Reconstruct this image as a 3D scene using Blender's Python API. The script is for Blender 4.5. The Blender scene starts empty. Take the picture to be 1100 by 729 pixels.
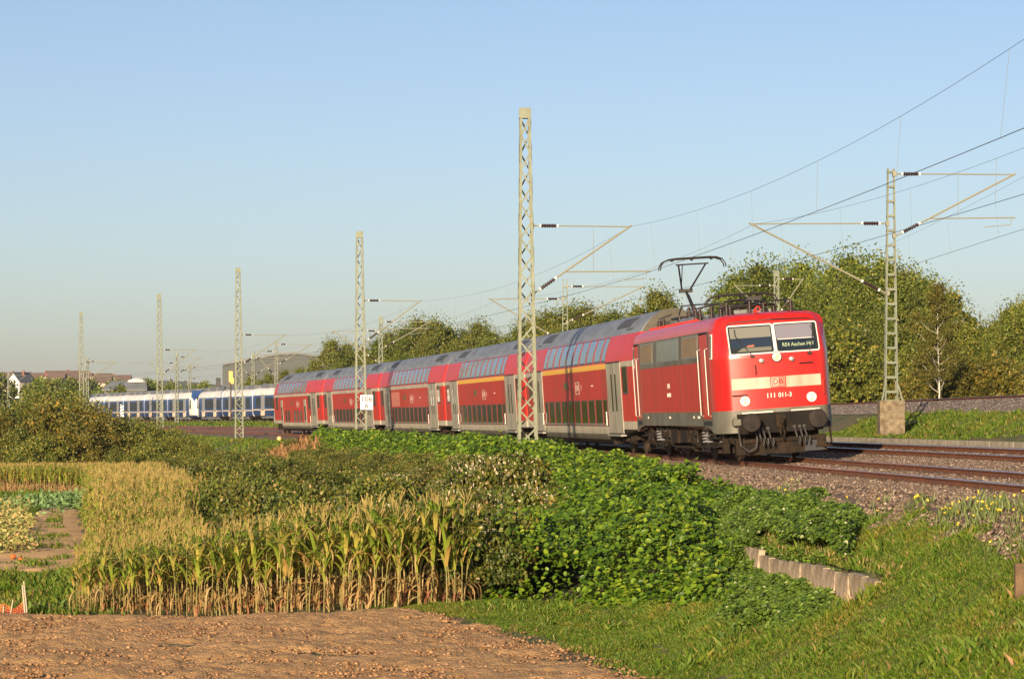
import bpy, math, random
import numpy as np
from math import sin, cos, pi, radians, sqrt, atan2
from mathutils import Vector, Matrix

random.seed(7)
RNG = np.random.default_rng(11)
SC = bpy.context.scene
COL = SC.collection

# ------------------------------------------------------------------ camera, sky, sun, exposure
CAMZ = 1.11
cam = bpy.data.cameras.new('camera'); camo = bpy.data.objects.new('camera', cam); COL.objects.link(camo)
camo.location = (0, 0, CAMZ); camo.rotation_euler = (radians(90), 0, 0)
cam.sensor_width = 36; cam.lens = 2990/1100*36; cam.shift_y = 85.7/1100
cam.clip_start = 0.5; cam.clip_end = 20000
SC.camera = camo
SUN_EL = radians(13.0); SUN_AZ = radians(196.0)
SKY_STRENGTH = 0.069
world = bpy.data.worlds.new('World'); SC.world = world; world.use_nodes = True
nt = world.node_tree; nt.nodes.clear()
sky = nt.nodes.new('ShaderNodeTexSky'); sky.sky_type = 'NISHITA'; sky.sun_disc = False
sky.sun_elevation = SUN_EL; sky.sun_rotation = SUN_AZ
sky.altitude = 0; sky.air_density = 0.8; sky.dust_density = 1.2; sky.ozone_density = 1.0
bg = nt.nodes.new('ShaderNodeBackground'); bg.inputs[1].default_value = SKY_STRENGTH
wo = nt.nodes.new('ShaderNodeOutputWorld')
tint = nt.nodes.new('ShaderNodeVectorMath'); tint.operation = 'MULTIPLY'; tint.inputs[1].default_value = (.99, 1.0, 1.13)
nt.links.new(sky.outputs[0], tint.inputs[0]); nt.links.new(tint.outputs[0], bg.inputs[0]); nt.links.new(bg.outputs[0], wo.inputs[0])
sl = bpy.data.lights.new('sun', 'SUN'); sl.energy = 5.0; sl.angle = radians(0.55); sl.color = (1.0, 0.80, 0.56)
so = bpy.data.objects.new('sun', sl); COL.objects.link(so)
SUNV = Vector((sin(SUN_AZ)*cos(SUN_EL), cos(SUN_AZ)*cos(SUN_EL), sin(SUN_EL)))
so.rotation_euler = SUNV.to_track_quat('Z', 'Y').to_euler(); so.location = (-60, -200, 80)
vs = SC.view_settings; vs.view_transform = 'Standard'; vs.look = 'None'; vs.gamma = 1; vs.use_curve_mapping = False
vs.exposure = 0.85
SC.cycles.max_bounces = 6; SC.cycles.diffuse_bounces = 2; SC.cycles.transparent_max_bounces = 8
SC.cycles.use_denoising = True

# ------------------------------------------------------------------ materials
MATS = {}
def mat(name, col, rough=0.6, metal=0.0, col2=None, nscale=4.0, namt=0.5, detail=4, bump=0.0, bscale=30.0,
        spec=0.5, transl=0.0, island=0.0, island_col=None, objrand=0.0, emit=0.0, coat=0.0, stretch=None, contrast=(0.35, 0.65), alpha=1.0):
    m = bpy.data.materials.new(name); m.use_nodes = True
    n = m.node_tree; b = n.nodes['Principled BSDF']; out = n.nodes['Material Output']
    b.inputs['Roughness'].default_value = rough; b.inputs['Metallic'].default_value = metal
    b.inputs['Specular IOR Level'].default_value = spec
    b.inputs['Coat Weight'].default_value = coat
    c = (*col, 1)
    b.inputs['Base Color'].default_value = c
    last = None
    tc = n.nodes.new('ShaderNodeTexCoord')
    src = tc.outputs['Object']
    if stretch:
        mp = n.nodes.new('ShaderNodeMapping'); mp.inputs['Scale'].default_value = stretch
        n.links.new(src, mp.inputs[0]); src = mp.outputs[0]
    if col2 is not None:
        t = n.nodes.new('ShaderNodeTexNoise'); t.inputs['Scale'].default_value = nscale; t.inputs['Detail'].default_value = detail
        n.links.new(src, t.inputs['Vector'])
        r = n.nodes.new('ShaderNodeMapRange'); r.inputs[1].default_value = contrast[0]; r.inputs[2].default_value = contrast[1]
        r.inputs[3].default_value = 0; r.inputs[4].default_value = namt*2 if namt < .5 else 1.0
        n.links.new(t.outputs[0], r.inputs[0])
        mx = n.nodes.new('ShaderNodeMix'); mx.data_type = 'RGBA'
        mx.inputs[6].default_value = c; mx.inputs[7].default_value = (*col2, 1)
        n.links.new(r.outputs[0], mx.inputs[0]); last = mx.outputs[2]
    if island or island_col is not None:
        g = n.nodes.new('ShaderNodeNewGeometry')
        if island_col is not None:
            r = n.nodes.new('ShaderNodeValToRGB'); r.color_ramp.interpolation = 'LINEAR'
            els = r.color_ramp.elements
            k = len(island_col)
            els[0].position = island_col[0][0]; els[0].color = (*island_col[0][1], 1)
            els[1].position = island_col[-1][0]; els[1].color = (*island_col[-1][1], 1)
            for p, cc in island_col[1:-1]:
                e = els.new(p); e.color = (*cc, 1)
            n.links.new(g.outputs['Random Per Island'], r.inputs[0])
            if last is not None:
                mx = n.nodes.new('ShaderNodeMix'); mx.data_type = 'RGBA'; mx.blend_type = 'MULTIPLY'; mx.inputs[0].default_value = 1
                n.links.new(r.outputs[0], mx.inputs[6]); n.links.new(last, mx.inputs[7]); last = mx.outputs[2]
            else: last = r.outputs[0]
        if island:
            r = n.nodes.new('ShaderNodeMapRange'); r.inputs[3].default_value = 1-island; r.inputs[4].default_value = 1+island
            n.links.new(g.outputs['Random Per Island'], r.inputs[0])
            mx = n.nodes.new('ShaderNodeVectorMath'); mx.operation = 'SCALE'
            if last is None: mx.inputs[0].default_value = col
            else: n.links.new(last, mx.inputs[0])
            n.links.new(r.outputs[0], mx.inputs['Scale']); last = mx.outputs[0]
    if objrand:
        oi = n.nodes.new('ShaderNodeObjectInfo'); r = n.nodes.new('ShaderNodeMapRange'); r.inputs[3].default_value = 1-objrand; r.inputs[4].default_value = 1+objrand
        n.links.new(oi.outputs['Random'], r.inputs[0])
        mx = n.nodes.new('ShaderNodeVectorMath'); mx.operation = 'SCALE'
        if last is None: mx.inputs[0].default_value = col
        else: n.links.new(last, mx.inputs[0])
        n.links.new(r.outputs[0], mx.inputs['Scale']); last = mx.outputs[0]
    if last is not None: n.links.new(last, b.inputs['Base Color'])
    if bump:
        t = n.nodes.new('ShaderNodeTexNoise'); t.inputs['Scale'].default_value = bscale; t.inputs['Detail'].default_value = 5
        n.links.new(src, t.inputs['Vector'])
        bp = n.nodes.new('ShaderNodeBump'); bp.inputs['Strength'].default_value = bump; bp.inputs['Distance'].default_value = 0.05
        n.links.new(t.outputs[0], bp.inputs['Height']); n.links.new(bp.outputs[0], b.inputs['Normal'])
    if transl:
        tr = n.nodes.new('ShaderNodeBsdfTranslucent')
        if last is not None: n.links.new(last, tr.inputs[0])
        else: tr.inputs[0].default_value = c
        ms = n.nodes.new('ShaderNodeMixShader'); ms.inputs[0].default_value = transl
        n.links.new(b.outputs[0], ms.inputs[1]); n.links.new(tr.outputs[0], ms.inputs[2]); n.links.new(ms.outputs[0], out.inputs[0])
    if emit:
        b.inputs['Emission Color'].default_value = c; b.inputs['Emission Strength'].default_value = emit
    if alpha < 1: b.inputs['Alpha'].default_value = alpha
    MATS[name] = m
    return m

coachred = mat('coach_red', (.50, .016, .010), .40, col2=(.38, .024, .014), nscale=1.6, stretch=(1.2, 1.2, .25), contrast=(.42, .75), spec=.32)
# train paint: grime streaks run down the body
red = mat('traffic_red', (.50, .012, .010), .30, col2=(.34, .024, .016), nscale=2.2, detail=8, stretch=(1.2, 1.2, .3), coat=.08, contrast=(.38, .78))
redd = mat('faded_red', (.46, .024, .012), .45, col2=(.27, .040, .022), nscale=2.6, stretch=(1.8, 1.8, .10), contrast=(.35, .72), spec=.3)
redroof = mat('roof_red', (.40, .045, .040), .42, col2=(.30, .06, .05), nscale=3)
cream = mat('light_grey_paint', (.43, .39, .30), .5, col2=(.31, .27, .19), nscale=3, stretch=(1, 1, .3))
doorp = mat('door_grey_paint', (.34, .31, .245), .45, col2=(.25, .22, .165), nscale=3, stretch=(1, 1, .3))
yellow = mat('first_class_yellow', (.72, .38, .02), .4)
roofg = mat('roof_grey', (.185, .195, .20), .45, col2=(.125, .125, .12), nscale=1.3, stretch=(.5, 2, 2))
endroof = mat('dirty_roof_end', (.085, .075, .05), .7, col2=(.06, .05, .035), nscale=3)
skirt = mat('dirty_grey_skirt', (.14, .135, .105), .55, col2=(.09, .075, .05), nscale=2.5, stretch=(.7, 1, .5))
under = mat('brake_dust_brown', (.030, .018, .010), .85, spec=.2, col2=(.010, .008, .006), nscale=4, bump=.3, bscale=12)
rusty = mat('rusty_steel', (.085, .045, .022), .75, col2=(.03, .02, .014), nscale=6, bump=.3)
black = mat('black_rubber', (.012, .012, .012), .6)
dark = mat('dark_grille', (.03, .03, .03), .5)
glassd = mat('coach_glass', (.020, .024, .020), .08, spec=.6)
glassu = mat('upper_deck_glass', (.05, .06, .065), .06, spec=.9)
winframe = mat('window_rubber', (.03, .032, .03), .4)
frameg = mat('window_frame_grey', (.16, .17, .15), .4)
tanwin = mat('brown_blind_window', (.24, .16, .075), .5, col2=(.17, .11, .05), nscale=5)
whitef = mat('white_window_frame', (.62, .60, .54), .4)
lampg = mat('lamp_glass', (.62, .58, .48), .2, emit=.1)
lampw = mat('lit_lamp', (.75, .52, .22), .3, emit=.35)
steel = mat('bright_steel', (.45, .42, .38), .35, metal=.6)
springm = mat('spring_steel', (.20, .20, .20), .45)
insul = mat('brown_insulator', (.03, .014, .011), .35)
insulw = mat('white_insulator', (.65, .65, .62), .3)
destm = mat('destination_letters', (.36, .44, .26), .5, emit=.08)
logored = mat('logo_red', (.50, .012, .012), .4)
whitel = mat('white_letters', (.62, .58, .50), .5)
pant = mat('pantograph_steel', (.020, .016, .014), .5)
curtain = mat('grey_blind', (.16, .155, .19), .6)
dblue = mat('desk_blue_shade', (.012, .022, .04), .25)

mastm = mat('mast_green_grey', (.155, .175, .120), .6, col2=(.11, .125, .085), nscale=2)
mastp = mat('mast_pale_green', (.20, .215, .145), .65, col2=(.145, .155, .10), nscale=2)
conc = mat('weathered_concrete', (.24, .19, .115), .9, col2=(.12, .085, .05), nscale=5, bump=.7, bscale=18)
concw = mat('kerb_concrete', (.36, .32, .25), .85, col2=(.24, .21, .16), nscale=3, bump=.3)
railr = mat('rail_rust', (.17, .055, .018), .8, col2=(.10, .034, .013), nscale=5)
railt = mat('rail_running_surface', (.35, .35, .37), .22, metal=.9)
sleepm = mat('sleeper_concrete', (.20, .16, .12), .9, col2=(.12, .085, .06), nscale=3)
clipm = mat('rail_clip', (.035, .018, .01), .8)
wirem = mat('copper_wire', (.045, .04, .035), .5)
wirel = mat('thin_wire', (.10, .11, .10), .5)

# ------------------------------------------------------------------ mesh builder
class MB:
    def __init__(s): s.v = []; s.f = []; s.m = []
    def add(s, vs, fs, mi=0):
        o = len(s.v); s.v += [tuple(v) for v in vs]; s.f += [tuple(i+o for i in f) for f in fs]; s.m += [mi]*len(fs); return s
    def box(s, x0, x1, y0, y1, z0, z1, mi=0, M=None):
        vs = [Vector((x, y, z)) for z in (z0, z1) for y in (y0, y1) for x in (x0, x1)]
        if M is not None: vs = [M @ v for v in vs]
        return s.add(vs, [(0, 2, 3, 1), (4, 5, 7, 6), (0, 1, 5, 4), (2, 6, 7, 3), (0, 4, 6, 2), (1, 3, 7, 5)], mi)
    def cyl(s, a, b, r, r2=None, n=12, mi=0, cap=True):
        a = Vector(a); b = Vector(b); r2 = r if r2 is None else r2
        d = (b-a).normalized(); up = Vector((0, 0, 1)) if abs(d.z) < .9 else Vector((1, 0, 0))
        p = d.cross(up).normalized(); q = d.cross(p)
        vs = []
        for c, rr in ((a, r), (b, r2)):
            for i in range(n):
                t = 2*pi*i/n; vs.append(c+(p*cos(t)+q*sin(t))*rr)
        fs = [(i, (i+1) % n, n+(i+1) % n, n+i) for i in range(n)]
        if cap: fs += [tuple(range(n))[::-1], tuple(range(n, 2*n))]
        return s.add(vs, fs, mi)
    def tube(s, pts, r, n=6, mi=0):
        pts = [Vector(p) for p in pts]
        k = len(pts); vs = []
        for i, c in enumerate(pts):
            d = (pts[min(i+1, k-1)]-pts[max(i-1, 0)]).normalized()
            up = Vector((0, 0, 1)) if abs(d.z) < .9 else Vector((1, 0, 0))
            p = d.cross(up).normalized(); q = d.cross(p)
            rr = r[i] if isinstance(r, (list, tuple)) else r
            for j in range(n):
                t = 2*pi*j/n; vs.append(c+(p*cos(t)+q*sin(t))*rr)
        fs = [(i*n+j, i*n+(j+1) % n, (i+1)*n+(j+1) % n, (i+1)*n+j) for i in range(k-1) for j in range(n)]
        fs += [tuple(range(n))[::-1], tuple(range((k-1)*n, k*n))]
        return s.add(vs, fs, mi)
    def lathe(s, c, axis, prof, n=16, mi=0):
        c = Vector(c); d = Vector(axis).normalized(); up = Vector((0, 0, 1)) if abs(d.z) < .9 else Vector((1, 0, 0))
        p = d.cross(up).normalized(); q = d.cross(p); vs = []
        for h, r in prof:
            for i in range(n):
                t = 2*pi*i/n; vs.append(c+d*h+(p*cos(t)+q*sin(t))*r)
        k = len(prof)
        fs = [(i*n+j, i*n+(j+1) % n, (i+1)*n+(j+1) % n, (i+1)*n+j) for i in range(k-1) for j in range(n)]
        fs += [tuple(range(n))[::-1], tuple(range((k-1)*n, k*n))]
        return s.add(vs, fs, mi)
    def plate(s, pts, nrm, t, mi=0):
        """extruded polygon: pts in order, thickness t along nrm"""
        pts = [Vector(p) for p in pts]; nrm = Vector(nrm).normalized(); k = len(pts)
        vs = pts+[p+nrm*t for p in pts]
        fs = [tuple(range(k))[::-1], tuple(range(k, 2*k))]+[(i, (i+1) % k, k+(i+1) % k, k+i) for i in range(k)]
        return s.add(vs, fs, mi)
    def loft(s, rings, mi=0, close=True, caps=False, mfun=None):
        n = len(rings[0]); vs = [v for r in rings for v in r]; o = len(s.v); s.v += [tuple(v) for v in vs]
        for i in range(len(rings)-1):
            for j in range(n if close else n-1):
                f = (o+i*n+j, o+i*n+(j+1) % n, o+(i+1)*n+(j+1) % n, o+(i+1)*n+j)
                s.f.append(f); s.m.append(mfun(i, j) if mfun else mi)
        if caps:
            s.f.append(tuple(o+j for j in range(n))[::-1]); s.m.append(mi)
            s.f.append(tuple(o+(len(rings)-1)*n+j for j in range(n))); s.m.append(mi)
        return s
    def build(s, name, mats, parent=None, smooth=None, loc=None, fix=True):
        me = bpy.data.meshes.new(name); me.from_pydata(s.v, [], s.f)
        if not isinstance(mats, (list, tuple)): mats = [mats]
        for m in mats: me.materials.append(m)
        if len(mats) > 1: me.polygons.foreach_set('material_index', s.m)
        me.validate(); 
        if fix:
            import bmesh
            bm = bmesh.new(); bm.from_mesh(me); bmesh.ops.recalc_face_normals(bm, faces=bm.faces)
            bm.to_mesh(me); bm.free()
        if smooth is not None:
            me.polygons.foreach_set('use_smooth', [True]*len(me.polygons))
            me.set_sharp_from_angle(angle=radians(smooth))
        me.update()
        o = bpy.data.objects.new(name, me); COL.objects.link(o)
        if parent: o.parent = parent
        if loc: o.location = loc
        return o

def fastmesh(name, verts, faces, mats, mi=None, smooth=False, parent=None):
    """verts (N,3), faces (M,k) arrays"""
    verts = np.asarray(verts, np.float32); faces = np.asarray(faces, np.int32)
    me = bpy.data.meshes.new(name); M, k = faces.shape
    me.vertices.add(len(verts)); me.vertices.foreach_set('co', verts.ravel())
    me.loops.add(M*k); me.loops.foreach_set('vertex_index', faces.ravel())
    me.polygons.add(M); me.polygons.foreach_set('loop_start', np.arange(0, M*k, k, dtype=np.int32))
    if mi is not None: me.polygons.foreach_set('material_index', np.asarray(mi, np.int32))
    if smooth: me.polygons.foreach_set('use_smooth', np.ones(M, bool))
    if not isinstance(mats, (list, tuple)): mats = [mats]
    for m in mats: me.materials.append(m)
    me.update(calc_edges=True)
    o = bpy.data.objects.new(name, me); COL.objects.link(o)
    if parent: o.parent = parent
    return o

def tag(o, label=None, cat=None, group=None, kind=None):
    if label: o['label'] = label
    if cat: o['category'] = cat
    if group: o['group'] = group
    if kind: o['kind'] = kind
    return o
def empty(name, loc=(0, 0, 0), rot=(0, 0, 0), label=None, cat=None, group=None):
    o = bpy.data.objects.new(name, None); COL.objects.link(o); o.location = loc; o.rotation_euler = rot
    o.empty_display_size = .3
    return tag(o, label, cat, group)
def kids(o): return [c for c in bpy.data.objects if c.parent is o]
CH = {}
def copy_tree(o, loc=None, rz=None, label=None, scale=None, group=None):
    """copy of a thing with copies of its parts and sub-parts (mesh data shared)"""
    if o.name not in CH:
        CH[o.name] = [(c, kids(c)) for c in kids(o)]
    r = o.copy(); COL.objects.link(r)
    if loc is not None: r.location = loc
    if rz is not None: r.rotation_euler = (r.rotation_euler[0], r.rotation_euler[1], rz)
    if scale is not None: r.scale = scale if not isinstance(scale, (int, float)) else (scale,)*3
    if label: r['label'] = label
    if group: r['group'] = group
    for c, gs in CH[o.name]:
        d = c.copy(); COL.objects.link(d); d.parent = r
        for g in gs:
            e = g.copy(); COL.objects.link(e); e.parent = d
    return r

def text(name, body, size, material, parent, M, depth=.004, width=None, bold=0.0):
    cu = bpy.data.curves.new(name, 'FONT'); cu.body = body; cu.size = size; cu.extrude = depth; cu.align_x = 'CENTER'; cu.align_y = 'CENTER'
    cu.offset = bold
    t = bpy.data.objects.new('tmp', cu); COL.objects.link(t)
    bpy.context.view_layer.update()
    me = bpy.data.meshes.new_from_object(t.evaluated_get(bpy.context.evaluated_depsgraph_get()))
    bpy.data.objects.remove(t); me.name = name
    if width:
        xs = [v.co.x for v in me.vertices]; w = max(xs)-min(xs); k = width/w
        for v in me.vertices: v.co.x *= k
    me.materials.clear(); me.materials.append(material); me.transform(M); me.update()
    o = bpy.data.objects.new(name, me); COL.objects.link(o); o.parent = parent
    return o

# ------------------------------------------------------------------ track geometry
F = 2990.0
K = 8.6e-4; R1 = 1/K; TH0 = .1147
P0 = (3.86+1.51*cos(TH0), 88.5+1.51*sin(TH0)*1.0)
CC = (P0[0]-R1*cos(TH0), P0[1]-R1*sin(TH0))
CANT = .067
def T1(s, u=0.0, v=0.0):
    """point at arc length s (away), u metres right of track-1 centre, v above the canted rail plane"""
    th = TH0+K*s; r = R1+u
    return Vector((CC[0]+r*cos(th), CC[1]+r*sin(th), .05+CANT*u+v))
def heading(s): return TH0+K*s
def us_of(x, y):
    dx = np.asarray(x)-CC[0]; dy = np.asarray(y)-CC[1]
    return np.hypot(dx, dy)-R1, (np.arctan2(dy, dx)-TH0)*R1
# upper line
UPC = np.array([(19.3, 20, 1.95), (18.7, 60, 1.95), (17.6, 100, 1.92), (16.3, 140, 1.88), (12.2, 190, 1.7), (1.8, 245, 1.4), (-14.0, 290, 1.15),
                (-27.3, 325, .95), (-38.6, 360, .9), (-51.6, 400, .9), (-66.3, 446, .9), (-84, 500, .9), (-101, 550, .9), (-150, 700, .9)])
def spline(P, n=24):
    out = []
    for i in range(len(P)-1):
        p0 = P[max(i-1, 0)]; p1 = P[i]; p2 = P[i+1]; p3 = P[min(i+2, len(P)-1)]
        for t in np.linspace(0, 1, n, endpoint=False):
            out.append(.5*((2*p1)+(-p0+p2)*t+(2*p0-5*p1+4*p2-p3)*t*t+(-p0+3*p1-3*p2+p3)*t**3))
    out.append(P[-1]); return np.array(out)
UP = spline(UPC); UPS = np.concatenate([[0], np.cumsum(np.hypot(*np.diff(UP[:, :2], axis=0).T))])
def up_at(s, w=0.0, v=0.0):
    x = np.interp(s, UPS, UP[:, 0]); y = np.interp(s, UPS, UP[:, 1]); z = np.interp(s, UPS, UP[:, 2])
    x2 = np.interp(s+2, UPS, UP[:, 0]); y2 = np.interp(s+2, UPS, UP[:, 1]); x1 = np.interp(s-2, UPS, UP[:, 0]); y1 = np.interp(s-2, UPS, UP[:, 1])
    d = np.hypot(x2-x1, y2-y1); tx, ty = (x2-x1)/d, (y2-y1)/d
    return Vector((x+ty*w, y-tx*w, z+v)), atan2(-(tx), ty)
def up_s_at_y(y): return float(np.interp(y, UP[:, 1], UPS))

def sstep(x, a, b):
    t = np.clip((np.asarray(x, float)-a)/(b-a), 0, 1); return t*t*(3-2*t)
def vnoise(x, y, sc, seed=0):
    """cheap smooth value noise"""
    x = np.asarray(x, float)*sc+seed*17.3; y = np.asarray(y, float)*sc+seed*9.1
    xi = np.floor(x); yi = np.floor(y); fx = x-xi; fy = y-yi; fx = fx*fx*(3-2*fx); fy = fy*fy*(3-2*fy)
    def h(a, b):
        t = np.sin(a*127.1+b*311.7+seed*74.7)*43758.5453; return t-np.floor(t)
    return ((h(xi, yi)*(1-fx)+h(xi+1, yi)*fx)*(1-fy)+(h(xi, yi+1)*(1-fx)+h(xi+1, yi+1)*fx)*fy)*2-1

FIELD = -2.9
def up_dist(x, y):
    x = np.asarray(x, float).ravel(); y = np.asarray(y, float).ravel(); d = np.full(x.shape, 1e9); z = np.zeros(x.shape); side = np.zeros(x.shape)
    for i in range(0, len(UP)-1, 2):
        j = min(i+2, len(UP)-1)
        a = UP[i]; b = UP[j]; ab = b[:2]-a[:2]; L = ab@ab
        t = np.clip(((x-a[0])*ab[0]+(y-a[1])*ab[1])/L, 0, 1)
        dd = np.hypot(x-a[0]-t*ab[0], y-a[1]-t*ab[1]); k = dd < d
        d[k] = dd[k]; z[k] = (a[2]+t*(b[2]-a[2]))[k]
        side[k] = np.sign((x-a[0])*ab[1]-(y-a[1])*ab[0])[k]
    return d, z, side
def height(x, y):
    x = np.asarray(x, float); y = np.asarray(y, float); sh = np.broadcast(x, y).shape
    x = np.broadcast_to(x, sh).ravel(); y = np.broadcast_to(y, sh).ravel()
    u, s = us_of(x, y)
    w = sstep(y, 66, 100)
    near = np.interp(u, [-9, -6.6, -2.6, -1.9, 0], [FIELD, FIELD+.08, -.62, -.27, -.12])
    far = np.interp(u, [-15, -9, -5.0, -2.6, -1.9, 0], [FIELD, -2.3, -.62, -.52, -.27, -.12])
    z = near*(1-w)+far*w
    bed = np.interp(u, [-1.9, 6.2, 6.9, 7.62, 7.75, 12, 30], [-.245, .30, .16, .17, .42, .47, .5])
    z = np.where(u > -1.9, bed, z)
    stp = sstep(y, 42.1, 43.0)*(1-sstep(y, 53.9, 54.8)); z = z-np.where(u < -3.96, .42*np.exp(-np.maximum(-3.96-u, 0)/1.6), 0)*stp
    d, zr, side = up_dist(x, y)
    p2 = np.where(d < 1.8, zr-.18, np.where(d < 2.3, zr-.18-(d-1.8)*.75, zr-.555-(d-2.3)*.45))
    z = np.where(u > 7.7, np.maximum(z, p2), z)
    # terrain beyond
    far_r = sstep(y, 420, 1300)
    z = z*(1-far_r)+(12.0+3*vnoise(x, y, .002, 3))*far_r
    # left country rises slowly behind the corn
    lf = sstep(y, 175, 320)*sstep(-u, 6, 25)*(1-far_r)
    z = z*(1-lf)+(-.9)*lf
    rough = .05*vnoise(x, y, .9, 1)+.09*vnoise(x, y, .25, 2)
    m = np.where((u > -2.4) & (u < 7.7), 0, 1)*np.where(d < 3, 0, 1)
    return (z+rough*m).reshape(sh)
def ground(x, y): return float(height(np.array([x]), np.array([y]))[0])
def px(x, d): return (x-550)*d/F
def pz(y, d): return CAMZ+(450.2-y)*d/F
def hit(xp, yp, d0=30, d1=400, off=0.0):
    """where the sight line through a photo pixel meets the terrain raised by off"""
    ds = np.linspace(d0, d1, 1500); X = px(xp, ds); Z = pz(yp, ds); H = height(X, ds)+off
    k = np.argmax(Z < H)
    return float(X[k]), float(ds[k]), float(H[k])
# ================================================================== TRAIN
def train_matrix(s, u=0.0):
    th = heading(s); r = math.atan(CANT)
    X = Vector((sin(th), -cos(th), 0)); Y = Vector((cos(th)*cos(r), sin(th)*cos(r), sin(r))); Z = X.cross(Y)
    M = Matrix((X, Y, Z)).transposed().to_4x4(); M.translation = T1(s, u)
    return M

# ---------------- shared rolling-stock parts
def wheel_mesh(mb, x, y, r, w=.13, mi=0):
    mb.lathe((x, y-w/2, r), (0, 1, 0), [(0, r*.30), (0, r*.92), (.03, r*1.03), (.045, r), (w, r*.98), (w, r*.3)], 24, mi)
def coach_bogie(parent, xc, flip=1):
    fr = MB()
    for sy in (-1, 1):
        y = sy*1.02
        fr.plate([(xc-1.75, y, .62), (xc-1.35, y, .70), (xc-.7, y, .55), (xc+.7, y, .55), (xc+1.35, y, .70), (xc+1.75, y, .62), (xc+1.75, y, .48), (xc+1.3, y, .40), (xc+.7, y, .36), (xc-.7, y, .36), (xc-1.3, y, .40), (xc-1.75, y, .48)], (0, sy, 0), .12)
        for dx in (-1.25, 1.25):
            fr.cyl((xc+dx, y-.02, .46), (xc+dx, y+sy*.24, .46), .15, .13, 12)
            fr.box(xc+dx-.22, xc+dx+.22, y-.05, y+sy*.16+.0, .34, .66)
            fr.cyl((xc+dx-.33, y+sy*.1, .45), (xc+dx-.33, y+sy*.1, .74), .085, n=10)
            fr.cyl((xc+dx+.33, y+sy*.1, .45), (xc+dx+.33, y+sy*.1, .74), .085, n=10)
        fr.cyl((xc-.25, y+sy*.1, .42), (xc-.25, y+sy*.1, .80), .16, n=12); fr.cyl((xc+.25, y+sy*.1, .42), (xc+.25, y+sy*.1, .80), .16, n=12)
        fr.cyl((xc-.85, y+sy*.2, .5), (xc-.35, y+sy*.2, .78), .045, n=8)
    fr.box(xc-.35, xc+.35, -1.0, 1.0, .42, .70); fr.box(xc-1.7, xc-1.5, -1.0, 1.0, .45, .62); fr.box(xc+1.5, xc+1.7, -1.0, 1.0, .45, .62)
    b = fr.build('bogie', under, parent)
    for dx in (-1.25, 1.25):
        w = MB(); wheel_mesh(w, xc+dx, -.75, .46); wheel_mesh(w, xc+dx, .75, .46); w.cyl((xc+dx, -.75, .46), (xc+dx, .75, .46), .08, n=10)
        w.build('wheelset', rusty, b, smooth=40)
    t = MB(); t.lathe((xc+.95*flip, -1.18, .72), (1, 0, 0), [(-.35, .02), (-.33, .15), (-.28, .17), (.28, .17), (.33, .15), (.35, .02)], 14)
    t.build('air_tank', skirt, b, smooth=40)
    return b

# double-deck coach cross section: (half width, z)
CP = [(1.10, .30), (1.36, .47), (1.385, .66), (1.39, .83), (1.39, .915), (1.39, 1.09), (1.39, 2.86), (1.39, 3.04), (1.37, 3.14), (1.325, 3.35), (1.255, 3.58), (1.165, 3.79), (1.10, 3.93), (.96, 4.12), (.78, 4.31), (.55, 4.47), (.28, 4.58), (0, 4.62)]
def cside(z):
    ys = [p[0] for p in CP]; zs = [p[1] for p in CP]; return float(np.interp(z, zs, ys))
def cyl_panel(mb, x0, x1, z0, z1, off, n=6, mi=0, rim=True):
    """panel following the curved side of the coach (camera side, y<0), proud by off"""
    zs = np.linspace(z0, z1, n+1); A = []; B = []
    for z in zs:
        y = cside(z); dy = (cside(z+.02)-cside(z-.02))/.04
        nn = Vector((0, -1, -dy)).normalized()      # outward normal of y=-cside(z)
        nn.z = -dy if dy else 0; nn = Vector((0, -1, 0-dy*1.0)); nn = Vector((0, -1, -dy)).normalized(); nn.z = abs(nn.z)
        for x, L in ((x0, A), (x1, B)):
            L.append(Vector((x, -y, z))+nn*off)
    back = [Vector((v.x, v.y+off+.01, v.z)) for v in A], [Vector((v.x, v.y+off+.01, v.z)) for v in B]
    ring = [back[0], A, B, back[1]]
    k = n+1; vs = [v for r in ring for v in r]; fs = []
    for a in range(3):
        for i in range(n): fs.append((a*k+i, a*k+i+1, (a+1)*k+i+1, (a+1)*k+i))
    fs += [(0, k, 2*k, 3*k), (k-1, 2*k-1, 3*k-1, 4*k-1)]
    mb.add(vs, fs, mi)

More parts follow.
